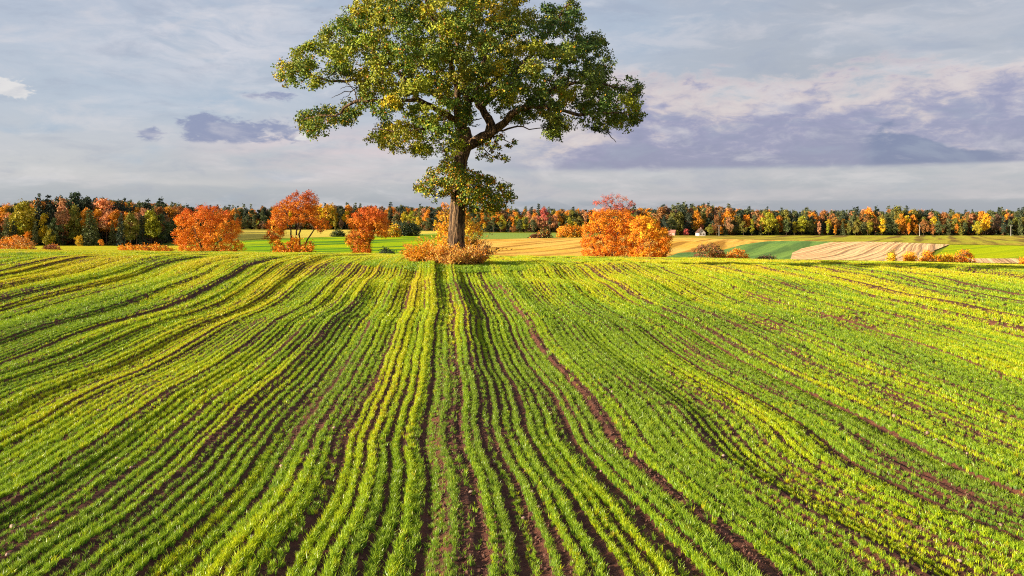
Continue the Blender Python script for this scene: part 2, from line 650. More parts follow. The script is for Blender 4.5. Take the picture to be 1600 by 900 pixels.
M_soil = bsdf('soil', soil_b)
M_bark = bsdf('oak_bark', bark_b)
M_bark2 = plain('dark_bark', (.085, .055, .04))
M_pine_bark = plain('pine_bark', (.20, .11, .07))
M_twig = plain('grey_twig', (.10, .085, .08))
M_leaf = leafy('tree_leaf', .12)
M_oakleaf = leafy('oak_leaf', .13, gloss=.03)
M_needle = leafy('needle', .08, gloss=.02)
M_forest_stuff = leafy('forest_canopy', .2, 'INSTANCER', False)


def grass_mat():
    m, nt, out = new_mat('young_crop_blade')
    at = attr(nt, 'tone', 'INSTANCER')
    t = V(nt, at.outputs['Fac'])
    tip = V(nt, attr(nt, 'tip', 'GEOMETRY').outputs['Fac'])
    c = ramp(nt, t, [(0.0, (.050, .150, .034)), (.4, (.125, .300, .024)), (.75, (.48, .54, .010)), (1.0, (.62, .46, .020))])
    c = mixc(nt, tip * .6, c, (.54, .62, .014))
    d = nt.nodes.new('ShaderNodeBsdfDiffuse')
    tr = nt.nodes.new('ShaderNodeBsdfTranslucent')
    g = nt.nodes.new('ShaderNodeBsdfGlossy')
    g.inputs['Roughness'].default_value = .35
    nt.links.new(c, d.inputs[0])
    nt.links.new(c, tr.inputs[0])
    a = nt.nodes.new('ShaderNodeMixShader')
    a.inputs[0].default_value = .26
    nt.links.new(d.outputs[0], a.inputs[1])
    nt.links.new(tr.outputs[0], a.inputs[2])
    b = nt.nodes.new('ShaderNodeMixShader')
    b.inputs[0].default_value = .03
    nt.links.new(a.outputs[0], b.inputs[1])
    nt.links.new(g.outputs[0], b.inputs[2])
    nt.links.new(b.outputs[0], out.inputs[0])
    return m


M_grass = grass_mat()


def field_mat(name, c1, c2, dark, ang, period, patch=30.0, amount=.5, soft=.16):
    """a far field: drill or stubble lines along one heading, plus patches"""
    def b(nt, p):
        sp = nt.nodes.new('ShaderNodeSeparateXYZ')
        nt.links.new(geo_pos(nt), sp.inputs[0])
        x, y = V(nt, sp.outputs[0]), V(nt, sp.outputs[1])
        ca, sa = math.cos(ang), math.sin(ang)
        along = x * sa + y * ca
        across = x * ca - y * sa
        wob = noise(nt, comb(nt, along * .02, across * .05, 3.0), 1.0, 3.0) * 3.0
        ph = (across + wob) / period
        n = noise(nt, comb(nt, ph, along * .006, 0.0), 1.0, 2.0, .5)
        big = noise(nt, comb(nt, x, y, 0.0), 1.0 / patch, 5.0, .6)
        col = mixc(nt, big.step(.35, .65), c1, c2)
        col = mixc(nt, n.step(.46, .46 + soft, 0.0, 1.0) * amount, col, dark)
        fine = noise(nt, comb(nt, x, y, 0.0), .8, 4.0, .7)
        col = mixc(nt, fine.step(.4, .7) * .25, col, tuple(v * .6 for v in c1))
        nt.links.new(col, p.inputs['Base Color'])
        p.inputs['Roughness'].default_value = 1.0
        p.inputs['Specular IOR Level'].default_value = 0.0
        add_bump(nt, p, n + fine * .4, .6, .8)
    return bsdf(name, b)


# ------------------------------------------------------------------ ground sheet
def build_ground():
    ys = np.unique(np.concatenate([np.linspace(-120, 20, 20), np.linspace(20, 120, 60), np.linspace(120, 800, 110), np.geomspace(800, 6000, 20)]))
    ts = np.linspace(-1, 1, 121)
    ts = np.sign(ts) * np.abs(ts) ** 1.3
    Y, T = np.meshgrid(ys, ts, indexing='ij')
    X = T * (170 + np.maximum(Y, 0) * .95)
    Z = zT(X, Y)
    sink = (1 - sstep(Y, 100, 118))
    Z = Z - .30 * sink
    def b(nt, p):
        g = geo_pos(nt)
        n = noise(nt, g, .02, 6.0, .6)
        f = noise(nt, g, .9, 5.0, .7)
        c = mixc(nt, n.step(.35, .65), (.26, .24, .03), (.20, .25, .03))
        c = mixc(nt, f.step(.45, .75) * .5, c, (.10, .11, .02))
        nt.links.new(c, p.inputs['Base Color'])
        p.inputs['Specular IOR Level'].default_value = 0.0
        add_bump(nt, p, f, .5)
    kind(link('ground', grid_mesh('ground', X, Y, Z), bsdf('meadow', b)), 'structure')


build_ground()


def build_crop_soil():
    V_, F_, base = [], [], 0
    zones = [(-12.0, 7.0, 14, 22.0, .5), (7.0, 30.0, 190, 24.0, .05), (30.0, 62.0, 90, 48.0, .09), (62.0, 108.0, 50, 84.0, .18)]
    for y0, y1, ny, uw, du in zones:
        ys = np.geomspace(max(y0, 1) + 20, y1 + 20, ny) - 20 if y0 > 0 else np.linspace(y0, y1, ny)
        ys[-1] = y1 + .02
        us = np.arange(-uw, uw + 1e-6, du) if y0 < 60 else np.arange(-uw, uw + 1e-6, du)
        Y, U = np.meshgrid(ys, us, indexing='ij')
        X = row_x(U, Y)
        Z = field_z(U, Y, X)
        if y0 == 7.0:
            Z = Z + (N3(U * 11, Y * 7) - .5) * .022 + (N4(U * 23, Y * 13) - .5) * .012
        if y0 < 7:
            Z = Z - .01
        n, m = X.shape
        keep = (np.abs(X) < .74 * np.maximum(Y, 0) + 9)
        i = base + np.arange(n * m).reshape(n, m)
        f = np.stack([i[:-1, :-1], i[:-1, 1:], i[1:, 1:], i[1:, :-1]], -1)
        k = keep[:-1, :-1] & keep[1:, 1:]
        F_.append(f[k])
        V_.append(np.stack([X, Y, Z], -1).reshape(-1, 3))
        base += n * m
    f = np.concatenate(F_)
    v = np.concatenate(V_)
    used = np.unique(f)
    re = np.full(len(v), -1)
    re[used] = np.arange(len(used))
    me = np_mesh('crop_field', v[used], re[f], np.full(len(f), 4), True)
    kind(link('crop_field', me, M_soil), 'structure')


build_crop_soil()


# ------------------------------------------------------------------ instancing for stuff
def scatter(name, mat_sources, pos, rot, scl, idx, floats=None, colors=None):
    """one stuff object: a point mesh whose geometry nodes place the source meshes"""
    coll = bpy.data.collections.new(name + '_source')
    for k, me in enumerate(mat_sources):
        o = bpy.data.objects.new('%s_piece_%03d' % (name, k), me)
        coll.objects.link(o)
    me = bpy.data.meshes.new(name)
    me.vertices.add(len(pos))
    me.vertices.foreach_set('co', np.asarray(pos, np.float32).ravel())
    a = me.attributes.new('rot', 'FLOAT_VECTOR', 'POINT')
    a.data.foreach_set('vector', np.asarray(rot, np.float32).ravel())
    a = me.attributes.new('scl', 'FLOAT_VECTOR', 'POINT')
    a.data.foreach_set('vector', np.asarray(scl, np.float32).ravel())
    a = me.attributes.new('idx', 'INT', 'POINT')
    a.data.foreach_set('value', np.asarray(idx, np.int32))
    for nm, v in (floats or {}).items():
        a = me.attributes.new(nm, 'FLOAT', 'POINT')
        a.data.foreach_set('value', np.asarray(v, np.float32))
    for nm, v in (colors or {}).items():
        a = me.attributes.new(nm, 'FLOAT_COLOR', 'POINT')
        t = np.ones((len(pos), 4), np.float32)
        t[:, :3] = v
        a.data.foreach_set('color', t.ravel())
    me.update()
    ng = bpy.data.node_groups.new(name, 'GeometryNodeTree')
    ng.interface.new_socket('Geometry', in_out='INPUT', socket_type='NodeSocketGeometry')
    ng.interface.new_socket('Geometry', in_out='OUTPUT', socket_type='NodeSocketGeometry')
    nd = ng.nodes
    gi, go = nd.new('NodeGroupInput'), nd.new('NodeGroupOutput')
    ci = nd.new('GeometryNodeCollectionInfo')
    ci.inputs['Collection'].default_value = coll
    ci.inputs['Separate Children'].default_value = True
    ci.inputs['Reset Children'].default_value = True
    ip = nd.new('GeometryNodeInstanceOnPoints')
    ip.inputs['Pick Instance'].default_value = True

    def na(nm, t):
        n = nd.new('GeometryNodeInputNamedAttribute')
        n.data_type = t
        n.inputs['Name'].default_value = nm
        return n.outputs['Attribute']
    er = nd.new('FunctionNodeEulerToRotation')
    L = ng.links.new
    L(na('rot', 'FLOAT_VECTOR'), er.inputs[0])
    L(gi.outputs[0], ip.inputs['Points'])
    L(ci.outputs[0], ip.inputs['Instance'])
    L(na('idx', 'INT'), ip.inputs['Instance Index'])
    L(er.outputs[0], ip.inputs['Rotation'])
    L(na('scl', 'FLOAT_VECTOR'), ip.inputs['Scale'])
    L(ip.outputs[0], go.inputs[0])
    o = link(name, me)
    md = o.modifiers.new('scatter', 'NODES')
    md.node_group = ng
    return kind(o, 'stuff')


def tuft(seed, n, rad, h, w):
    r = np.random.default_rng(seed)
    v, f, sz, tip = [], [], [], []
    for k in range(n):
        az = r.uniform(0, 6.283)
        rr = rad * math.sqrt(r.random())
        b = np.array([math.cos(az) * rr, math.sin(az) * rr, -.01])
        d = np.array([math.cos(az + r.normal(0, .8)), math.sin(az + r.normal(0, .8)), 0])
        hh = h * r.uniform(.55, 1.15)
        l1, l2 = r.uniform(.02, .16), r.uniform(.12, .62)
        fa = r.uniform(0, 6.283)
        s = np.array([math.cos(fa), math.sin(fa), 0]) * w * r.uniform(.7, 1.2)
        m = b + np.array([0, 0, hh * .6]) + d * hh * l1
        t = m + np.array([0, 0, hh * .45 * (1 - .5 * l2)]) + d * hh * l2 * .75
        i = len(v)
        v += [b - s * .4, b + s * .4, m + s * .5, m - s * .5, t]
        tip += [0, 0, .45, .45, 1]
        f += [i, i + 1, i + 2, i + 3, i + 3, i + 2, i + 4]
        sz += [4, 3]
    me = np_mesh('grass_tuft', v, f, sz)
    a = me.attributes.new('tip', 'FLOAT', 'POINT')
    a.data.foreach_set('value', np.array(tip, np.float32))
    me.materials.append(M_grass)
    return me


OAK_X, OAK_Y = (713 - 800) / F * 46.0, 46.0


def build_crop():
    near = [tuft(20 + k, 13, .026, .088, .0055) for k in range(5)]
    farm = [tuft(40 + k, 12, .040, .098, .010) for k in range(4)]
    P, Rr, Sc, Ix, To = [], [], [], [], []
    rows = np.arange(-460, 461)
    rr = np.random.default_rng(5)
    strip = {}
    for i in rows:
        u0 = i * PITCH
        strip[i] = (rr.normal(0, .018), rr.uniform(.036, .066), rr.uniform(.8, 1.1), rr.uniform(0, 1), 1.0, rr.uniform(.8, 1.15))
    i = -460
    while i <= 460:                                  # now and then a drill row came up thin
        strip[i] = strip[i][:4] + (rr.choice([.05, .12, .12]),) + strip[i][5:]
        i += int(rr.integers(3, 8))
    for i in rows:
        u0 = i * PITCH
        off, half, dens, tone_r, lot, tall = strip[i]
        gap = 1.0
        for t, b, _ in TRACKS:
            if i == int(round(t / PITCH)):
                gap = 1.0 - b
        near_track = min(abs(u0 - t[0]) for t in TRACKS) < PITCH * 1.6
        if near_track:
            half = half * 1.45
        thin = 1.0 if near_track else .2 if lot < .07 else .42 if lot < .15 else 1.0
        for y0, y1, per, lod in ((7.2, 14.0, 112, 0), (14.0, 26.0, 84, 0), (26.0, 42.0, 34, 1), (42.0, 64.0, 19, 1), (64.0, 106.0, 8, 1)):
            if abs(u0 + SLOPE * y0) > .70 * y1 + 3:
                continue
            n = int((y1 - y0) * per * dens)
            y = rr.uniform(y0, y1, n)
            g = rr.normal(0, .55, n)
            u = u0 + off + np.clip(g, -1.1, 1.1) * half * (1.0 if lod == 0 else .7)
            x = row_x(u, y)
            big = N1(u / 2.3 + 31, y / 6.0)
            loc = N3(u / .4 + 7, y / 1.3)
            keep = np.abs(x) < .665 * y + 1.2
            keep &= rr.random(n) < (.7 + .3 * sstep(big, .2, .55)) * (.66 + .34 * sstep(loc, .2, .5))
            if gap < 1:
                keep &= rr.random(n) < np.minimum(1, gap * .8 + .03 + .55 * sstep(y, 22, 40))
            if thin < 1:
                keep &= rr.random(n) < thin + sstep(N2(u / 3 + 5, y / 24.0), .55, .7) * .7
            keep &= (x - OAK_X) ** 2 + (y - OAK_Y + .4) ** 2 > 1.6 ** 2
            u, y, x = u[keep], y[keep], x[keep]
            n = len(u)
            if not n:
                continue
            z = field_z(u, y, x)
            s = rr.uniform(.7, 1.25, n) * (.72 + .5 * N4(u / 1.1, y / 3.0)) * (.8 + .2 * (thin == 1)) * tall
            tone = .36 + .36 * (N2(u / 1.4 + 3, y / 9.0) - .5) * 2 + .34 * (tone_r - .5) + rr.normal(0, .13, n) + .40 * sstep(y, 13, 44)  # last term yellows farther crop: look of sunlit blade tips put into the tone
            tone += .5 * (rr.random(n) < .03)
            P.append(np.stack([x, y, z], 1))
            Rr.append(np.stack([rr.normal(0, .10, n), rr.normal(0, .10, n), rr.uniform(0, 6.283, n)], 1))
            Sc.append(np.stack([s, s, s * rr.uniform(.85, 1.2, n)], 1))
            Ix.append(rr.integers(0, 5, n) if lod == 0 else 5 + rr.integers(0, 4, n))
            To.append(np.clip(tone, 0, 1))
    # sown-over turf round the oak
    n = 5200
    ang, rad = rr.uniform(0, 6.283, n), 1.0 + 3.3 * np.sqrt(rr.random(n))
    x, y = OAK_X + np.cos(ang) * rad * 1.3, OAK_Y - .4 + np.sin(ang) * rad
    z = zT(x, y)
    P.append(np.stack([x, y, z], 1))
    Rr.append(np.stack([rr.normal(0, .15, n), rr.normal(0, .15, n), rr.uniform(0, 6.283, n)], 1))
    s = rr.uniform(.8, 1.5, n)
    Sc.append(np.stack([s, s, s], 1))
    Ix.append(5 + rr.integers(0, 4, n))
    To.append(np.clip(rr.normal(.34, .14, n), 0, 1))
    P = np.concatenate(P)
    print('grass tufts', len(P))
    scatter('crop_grass', near + farm, P, np.concatenate(Rr), np.concatenate(Sc), np.concatenate(Ix), {'tone': np.concatenate(To)})


build_crop()


def rock_mesh(seed, flat=.7, sub=1):
    import bmesh
    bm = bmesh.new()
    bmesh.ops.create_icosphere(bm, subdivisions=sub, radius=1.0)
    r = random.Random(seed)
    ph = [r.uniform(0, 6) for _ in range(6)]
    for v in bm.verts:
        k = 1 + .22 * math.sin(v.co.x * 2.3 + ph[0]) + .18 * math.sin(v.co.y * 3.1 + ph[1]) + r.uniform(-.13, .13)
        v.co = Vector((v.co.x * k * 1.2, v.co.y * k * .95, v.co.z * k * flat))
    me = bpy.data.meshes.new('stone')
    bm.to_mesh(me)
    bm.free()
    return me


M_stone = plain('field_stone', (.33, .215, .165))
M_clod = plain('soil_clod', (.12, .055, .038))


def build_clods():
    src = [rock_mesh(60 + k, .75) for k in range(4)]
    for m in src:
        m.materials.append(M_clod)
    rr = np.random.default_rng(9)
    n = 60000
    y = 7.2 + (26 - 7.2) * rr.random(n) ** 1.1
    x = rr.uniform(-1, 1, n) * (.66 * y + 1)
    u = x - SLOPE * y
    for _ in range(4):
        u = u - (row_x(u, y) - x)
    d = np.abs(((u / PITCH) + .5) % 1 - .5) * PITCH                 # distance from the row centre
    keep = (d > .062) | (rr.random(n) < .08)
    for t, b, _ in TRACKS:
        keep |= (np.abs(u - t) < .12) & (b > .5)
    x, y, u = x[keep], y[keep], u[keep]
    s = .010 + .020 * rr.random(len(x)) ** 3
    z = field_z(u, y) + s * .2
    print('clods', len(x))
    scatter('soil_clods', src, np.stack([x, y, z], 1), rr.uniform(0, 6.28, (len(x), 3)), np.repeat(s[:, None], 3, 1), rr.integers(0, 4, len(x)))


build_clods()

STONES = [(20, 825, 5.5, 'pale rounded field stone at the far left front edge of the crop'), (4, 655, 3, None), (154, 645, 3.5, None), (183, 718, 3, None), (205, 734, 3.2, None), (246, 688, 3, None),
          (440, 725, 4, 'pinkish stone lying between crop rows left of the dark central furrow'), (456, 700, 3, None), (522, 671, 3.2, None), (586, 703, 3, None), (502, 842, 3, None), (736, 776, 4, None),
          (762, 757, 3, None), (831, 776, 3.6, None), (842, 800, 3.4, None), (818, 815, 3.6, 'bluish grey stone in the dark furrow right of the centre'), (957, 712, 3, None), (957, 617, 3.6, None),
          (939, 733, 3, None), (1015, 675, 3.4, None), (1072, 760, 3.4, None), (1130, 719, 3.2, None), (1122, 763, 4, 'greyish stone pair member in the dark crop right of the reddish track'),
          (1320, 677, 4, None), (1398, 655, 4, None), (1450, 682, 5, 'largest pinkish stone out in the crop on the right side'), (1382, 699, 3.6, None), (1464, 693, 2.6, None), (1511, 716, 2.8, None),
          (1563, 816, 4, None), (1418, 847, 4, None), (1499, 870, 5, 'flat pale stone at the lower right front of the crop'), (1230, 832, 3.2, None), (1316, 806, 3, None), (1252, 868, 3, None), (1589, 863, 4.5, None),
          (12, 868, 4, None), (60, 848, 3, None), (395, 838, 3, None), (1555, 500, 2.4, None)]


def build_stones():
    src = [rock_mesh(80 + k, .72, 2) for k in range(4)]
    for m in src:
        m.materials.append(M_stone)
        m.polygons.foreach_set('use_smooth', [True] * len(m.polygons))
    made = []
    for k, (px, py, rp, lab) in enumerate(STONES):
        x, y = unproject(px, py)
        u = x - SLOPE * y
        for _ in range(5):
            u = u - (float(row_x(u, y)) - x)
        r = rp * .72 * y / F
        o = link('stone', src[k % 4], loc=(x, y, float(field_z(u, y)) + r * .55 + .02))
        o.scale = (r, r, r)
        o.rotation_euler = (R.uniform(-.3, .3), R.uniform(-.3, .3), R.uniform(0, 6))
        zone = ('left of the centre' if px < 560 else 'in the central rows' if px < 860 else 'beside the reddish track' if px < 1180 else 'right of the track') if py > 640 else 'in the farther rows'
        zone = 'at the left picture edge' if px < 130 and py > 640 else zone
        tag(o, lab or '%s stone in the crop %s' % ('small pale' if rp < 3.5 else 'larger pinkish', zone), 'stone', 'stones lying in the crop')
        made.append((-py, o))
    single_out(made, 'near', 'far')


build_stones()


# ------------------------------------------------------------------ trees traced in the photograph
def poly_dist(P, q):
    """(inside, distance to edge) of points q for polygon P"""
    P = np.asarray(P, float)
    A, B = P, np.roll(P, -1, 0)
    ins = np.zeros(len(q), bool)
    dm = np.full(len(q), 1e9)
    for a, b in zip(A, B):
        c = ((a[1] > q[:, 1]) != (b[1] > q[:, 1]))
        with np.errstate(divide='ignore', invalid='ignore'):
            xi = (b[0] - a[0]) * (q[:, 1] - a[1]) / (b[1] - a[1] + 1e-12) + a[0]
        ins ^= c & (q[:, 0] < xi)
        ab = b - a
        t = np.clip(((q - a) @ ab) / max(ab @ ab, 1e-9), 0, 1)
        dm = np.minimum(dm, np.linalg.norm(q - (a + t[:, None] * ab), axis=1))
    return ins, dm


def w3(px, py, D, dep=0.0):
    s = D / F
    return np.array([(px - 800) * s, D + dep, CAM_Z - (py - HOR) * s])


def crown_points(poly, D, n, depth, edge, holes=(), rng=None, best=6):
    """clump centres spread through the volume behind an outline"""
    rng = rng or G
    s = D / F
    P = np.asarray(poly, float)
    lo, hi = P.min(0), P.max(0)
    pts, w = np.zeros((0, 3)), []
    while len(pts) < n:
        q = rng.uniform(lo, hi, (600, 2))
        ins, d = poly_dist(P, q)
        d *= s
        ok = ins & (d > edge)
        for hx, hy, hrx, hry in holes:
            ok &= ((q[:, 0] - hx) / hrx) ** 2 + ((q[:, 1] - hy) / hry) ** 2 > 1
        q, d = q[ok], d[ok]
        k = np.minimum(d / (depth * .55), 1)
        half = depth * np.sqrt(1 - (1 - k) ** 2)
        dep = half * np.sign(rng.uniform(-1, 1, len(q))) * rng.random(len(q)) ** .55
        sl = (D + dep) / F
        c = np.stack([(q[:, 0] - 800) * sl, D + dep, CAM_Z - (q[:, 1] - HOR) * sl], 1)
        j = 0
        while j + best <= len(c) and len(pts) < n:
            cand = c[j:j + best]
            j += best
            if len(pts):
                dd = np.min(np.linalg.norm(cand[:, None] - pts[None], axis=2), axis=1)
                pick = cand[np.argmax(dd)]
            else:
                pick = cand[0]
            pts = np.vstack([pts, pick])
    return pts


def leaves_on(clumps, cr, sprays, per, spray_r, poly=None, D=None, rng=None, slack=1.0, squash=.75):
    """leaf positions: sprays round each clump, leaves round each spray; also each leaf's clump index"""
    rng = rng or G
    n = len(clumps)
    rr = cr * rng.uniform(.65, 1.25, n)
    d = rng.standard_normal((n, sprays, 3))
    d /= np.linalg.norm(d, axis=2, keepdims=True)
    d *= (rng.random((n, sprays, 1)) ** .5) * rr[:, None, None]
    d[..., 2] *= squash
    sp = clumps[:, None] + d
    sp = sp.reshape(-1, 3)
    ci = np.repeat(np.arange(n), sprays)
    if poly is not None:
        s = D / F
        q = np.stack([sp[:, 0] / sp[:, 1] * F + 800, HOR - (sp[:, 2] - CAM_Z) / sp[:, 1] * F], 1)
        ins, dist = poly_dist(poly, q)
        k = ins | (dist < slack)
        sp, ci = sp[k], ci[k]
    cnt = rng.integers(max(1, int(per * .5)), int(per * 1.5) + 1, len(sp))
    li = np.repeat(np.arange(len(sp)), cnt)
    off = rng.standard_normal((len(li), 3)) * spray_r * .55
    off[:, 2] *= .8
    return sp[li] + off, ci[li], off, sp


def turned(Lp, C, ci, cr, k=.9):
    """outward direction of each leaf: from its clump and, less, from the whole crown"""
    o = (Lp - C[ci]) / cr
    m = C.mean(0)
    r = np.maximum(np.ptp(C, axis=0) * .5, .3)
    return o + k * (Lp - m) / r + np.array([0, 0, .25])


def grow(skeleton, clumps, r0=.012, step=.7, wander=.10, rng=None, pen=.25):
    """twigs from traced limbs (arrays x,y,z,r) out to every clump"""
    rng = rng or G
    nodes = np.concatenate([s[:, :3] for s in skeleton])
    root = nodes[0]
    plen = np.linalg.norm(nodes - root, axis=1) * 1.1
    rad = np.concatenate([s[:, 3] for s in skeleton])
    order = np.argsort(np.linalg.norm(clumps - root, axis=1))
    chains = []
    for c in clumps[order]:
        d = np.linalg.norm(nodes - c, axis=1)
        j = int(np.argmin(d + pen * plen))
        a = nodes[j]
        L = d[j]
        m = max(2, int(L / step) + 1)
        t = np.linspace(0, 1, m + 1)[:, None]
        p = a + (c - a) * t
        p[:, 2] -= np.sin(t[:, 0] * np.pi) * L * .06
        p[1:-1] += rng.standard_normal((m - 1, 3)) * L * wander * .5
        r = np.linspace(min(rad[j] * .7, r0 * 1.2 + L * .011), r0, m + 1)
        chains.append((p, r))
        nodes = np.vstack([nodes, p[1:]])
        plen = np.r_[plen, plen[j] + L * t[1:, 0]]
        rad = np.r_[rad, r[1:]]
    return chains


def palette(rng, n, cols, weights, vary=.18):
    cols = np.asarray(cols, float)
    w = np.asarray(weights, float)
    i = rng.choice(len(cols), n, p=w / w.sum())
    c = cols[i] * (1 + vary * rng.standard_normal((n, 1)))
    c *= 1 + .07 * rng.standard_normal((n, 3))
    return np.clip(c, .004, .9)


# ---- the oak
GREEN, LIME, GOLD, RUST, DEEP = (.115, .175, .010), (.26, .265, .008), (.54, .40, .010), (.55, .20, .012), (.060, .115, .020)
CROWN = [(430, 112), (440, 98), (465, 75), (490, 60), (505, 48), (520, 35), (533, 18), (555, 5), (563, -8), (600, -28), (660, -46), (720, -54), (780, -44), (812, -18), (820, 0),
         (818, 16), (828, 24), (836, 14), (850, 8), (873, 8), (884, 10), (890, 0), (899, -2), (904, 20), (912, 40), (925, 48), (938, 58), (952, 70), (958, 97), (953, 115), (962, 130),
         (985, 124), (999, 134), (1003, 160), (1001, 188), (985, 207), (966, 196), (945, 213), (925, 203), (905, 196), (880, 202), (872, 224), (846, 214), (838, 204), (846, 186),
         (820, 178), (826, 192), (812, 199), (798, 188), (784, 184), (768, 162), (746, 158), (738, 182), (729, 204), (722, 236), (712, 250), (694, 246), (672, 232), (662, 245), (640, 238), (622, 242), (605, 226), (592, 232), (574, 217),
         (582, 205), (604, 192), (590, 180), (576, 166), (562, 172), (548, 190), (520, 197), (505, 210), (486, 216), (472, 204), (461, 182), (476, 176), (502, 170), (530, 164), (552, 156),
         (566, 148), (556, 134), (535, 124), (514, 124), (500, 134), (490, 138), (468, 128), (440, 132)]
SKIRT = [(650, 288), (660, 280), (672, 268), (686, 262), (695, 252), (715, 250), (735, 266), (758, 276), (778, 282), (800, 288), (806, 296), (801, 310), (785, 322), (770, 336), (752, 333),
         (735, 337), (722, 322), (705, 308), (692, 304), (680, 316), (672, 316), (664, 304), (652, 304)]
SPRIG = [(742, 232), (758, 214), (780, 206), (806, 224), (803, 233), (786, 232), (778, 236), (792, 246), (790, 256), (776, 250), (764, 256), (750, 254), (744, 246)]


def build_oak():
    D = OAK_Y
    t = thing('oak_tree', 'huge solitary oak with spreading green and golden crown on the crest of the field', 'tree', (OAK_X, OAK_Y, float(zT(OAK_X, OAK_Y))))
    inv = np.array(t.location)
    s = D / F

    def limb(pts, n=None):
        p = np.array([np.r_[w3(x, y, D, dep), r * s] for x, y, r, dep in pts])
        L = np.linalg.norm(np.diff(p[:, :3], axis=0), axis=1).sum()
        return spline(p, n or max(4, int(L / .35)))
    trunk = limb([(713, 424, 19, 0), (713, 412, 16.5, 0), (713, 398, 14, 0), (713, 375, 13, 0), (714, 345, 12.3, 0), (716, 310, 11.3, 0), (718, 275, 10.6, 0), (720, 250, 10.6, 0), (724, 232, 12, 0), (728, 216, 10, 0), (727, 200, 7, .1)], 60)
    limbs = {
        'a': limb([(725, 225, 8.5, 0), (722, 205, 7.5, .3), (722, 187, 7, .4), (727, 175, 5.5, .5), (732, 165, 5.5, .6), (730, 153, 5, .8), (724, 130, 4.5, 1.0), (718, 90, 3.5, 1.2), (712, 40, 2.4, 1.0), (715, -10, 1.2, .6)]),
        'b': limb([(722, 200, 6, .2), (715, 180, 5, -.6), (718, 150, 4.6, -1.4), (708, 110, 3.6, -2.4), (690, 60, 2.6, -3.2), (672, 20, 1.6, -3.6)]),
        'c': limb([(730, 222, 9, 0), (737, 226, 9, -.1), (750, 217, 8.6, -.4), (767, 210, 8, -.8), (767, 198, 7, -.8), (763, 187, 6.2, -.6), (752, 172, 5.2, -.4), (745, 160, 5, -.3), (745, 145, 4.6, -.2), (752, 110, 3.6, .2), (765, 60, 2.6, .5), (775, 10, 1.6, .6)]),
        'd': limb([(752, 170, 4.6, -.4), (763, 160, 4.8, -.7), (773, 153, 4.4, -1.0), (795, 130, 3.6, -1.6), (830, 95, 2.8, -2.2), (862, 55, 2.0, -2.6), (885, 25, 1.2, -2.6)]),
        'e': limb([(766, 210, 7.4, -.8), (780, 202, 6.4, -1.2), (792, 193, 5.6, -1.6), (805, 182, 4.8, -2.0), (817, 178, 4.4, -2.2), (826, 170, 3.8, -2.3), (850, 155, 3.0, -2.4), (890, 140, 2.3, -2.2), (935, 140, 1.7, -1.8), (980, 150, .9, -1.6)]),
        'f': limb([(820, 177, 4.2, -2.2), (845, 178, 3, -2.8), (870, 185, 2.4, -3.2), (898, 190, 2.6, -3.4), (912, 188, 2.0, -3.4), (940, 190, 1.3, -3.4), (972, 188, .7, -3.4)]),
        'g': limb([(720, 196, 6.5, .1), (705, 186, 5.2, -.5), (685, 175, 4.6, -1.2), (672, 168, 4.2, -1.6), (657, 161, 4.2, -2.0), (655, 152, 3.8, -2.2), (648, 143, 3.2, -2.4), (625, 120, 2.4, -2.8), (590, 90, 1.7, -3.0), (555, 50, 1.0, -3.0)]),
        'h': limb([(657, 161, 3.2, -2.0), (645, 167, 2.8, -2.4), (620, 165, 2.4, -2.8), (595, 168, 2.2, -2.8), (567, 170, 2.1, -2.6), (553, 178, 1.9, -2.5), (543, 187, 1.6, -2.4), (515, 188, 1.2, -2.3), (485, 196, .7, -2.2)]),
        'i': limb([(724, 180, 5, .5), (700, 155, 4.2, .9), (660, 135, 3.4, 1.2), (610, 126, 2.8, 1.2), (560, 122, 2.3, 1.0), (533, 122, 2.2, .8), (513, 124, 1.8, .6), (485, 115, 1.2, .4), (450, 108, .6, .2)]),
        'j': limb([(735, 150, 4, 1.6), (760, 120, 3.6, 3.0), (800, 90, 2.6, 4.0), (850, 100, 2.0, 4.6), (900, 110, 1.4, 4.8), (940, 105, .8, 4.6)]),
        'k': limb([(722, 140, 4, 1.6), (690, 100, 3.2, 3.4), (640, 70, 2.4, 4.4), (590, 60, 1.5, 4.6), (550, 60, .8, 4.2)]),
        'l': limb([(775, 206, 2.0, -1.0), (790, 207, 1.5, -1.3), (807, 202, 1.2, -1.5), (818, 203, 1.0, -1.7), (828, 208, .8, -1.8), (850, 205, .6, -1.9)]),
        'm': limb([(728, 218, 3, -.6), (705, 212, 2.4, -1.5), (680, 208, 2.0, -2.2), (650, 212, 1.5, -2.6), (620, 212, 1.0, -2.8), (595, 210, .6, -2.8)]),
    }
    T = Tubes()
    fl = trunk.copy()
    T.add(fl[:, :3] - inv, fl[:, 3], 22, .03)
    # root flare
    for k in range(7):
        az = k / 7 * 6.283 + .3
        p = np.array([[OAK_X + math.cos(az) * q, OAK_Y + math.sin(az) * q, 0, r] for q, r in ((.22, .26), (.42, .22), (.62, .14), (.85, .06))])
        p[:, 2] = [float(zT(a, b)) + h for (a, b), h in zip(p[:, :2], (.62, .30, .08, -.06))]
        p = spline(p, 7)
        T.add(p[:, :3] - inv, p[:, 3], 8, .04)
    link('trunk', T.mesh('trunk'), M_bark, t)
    for k, L in limbs.items():
        T = Tubes()
        L2 = L.copy()
        L2[1:-1, :3] += G.standard_normal((len(L) - 2, 3)) * .035
        T.add(L2[:, :3] - inv, L2[:, 3], 10, .05)
        link('bough', T.mesh('bough'), M_bark, t)
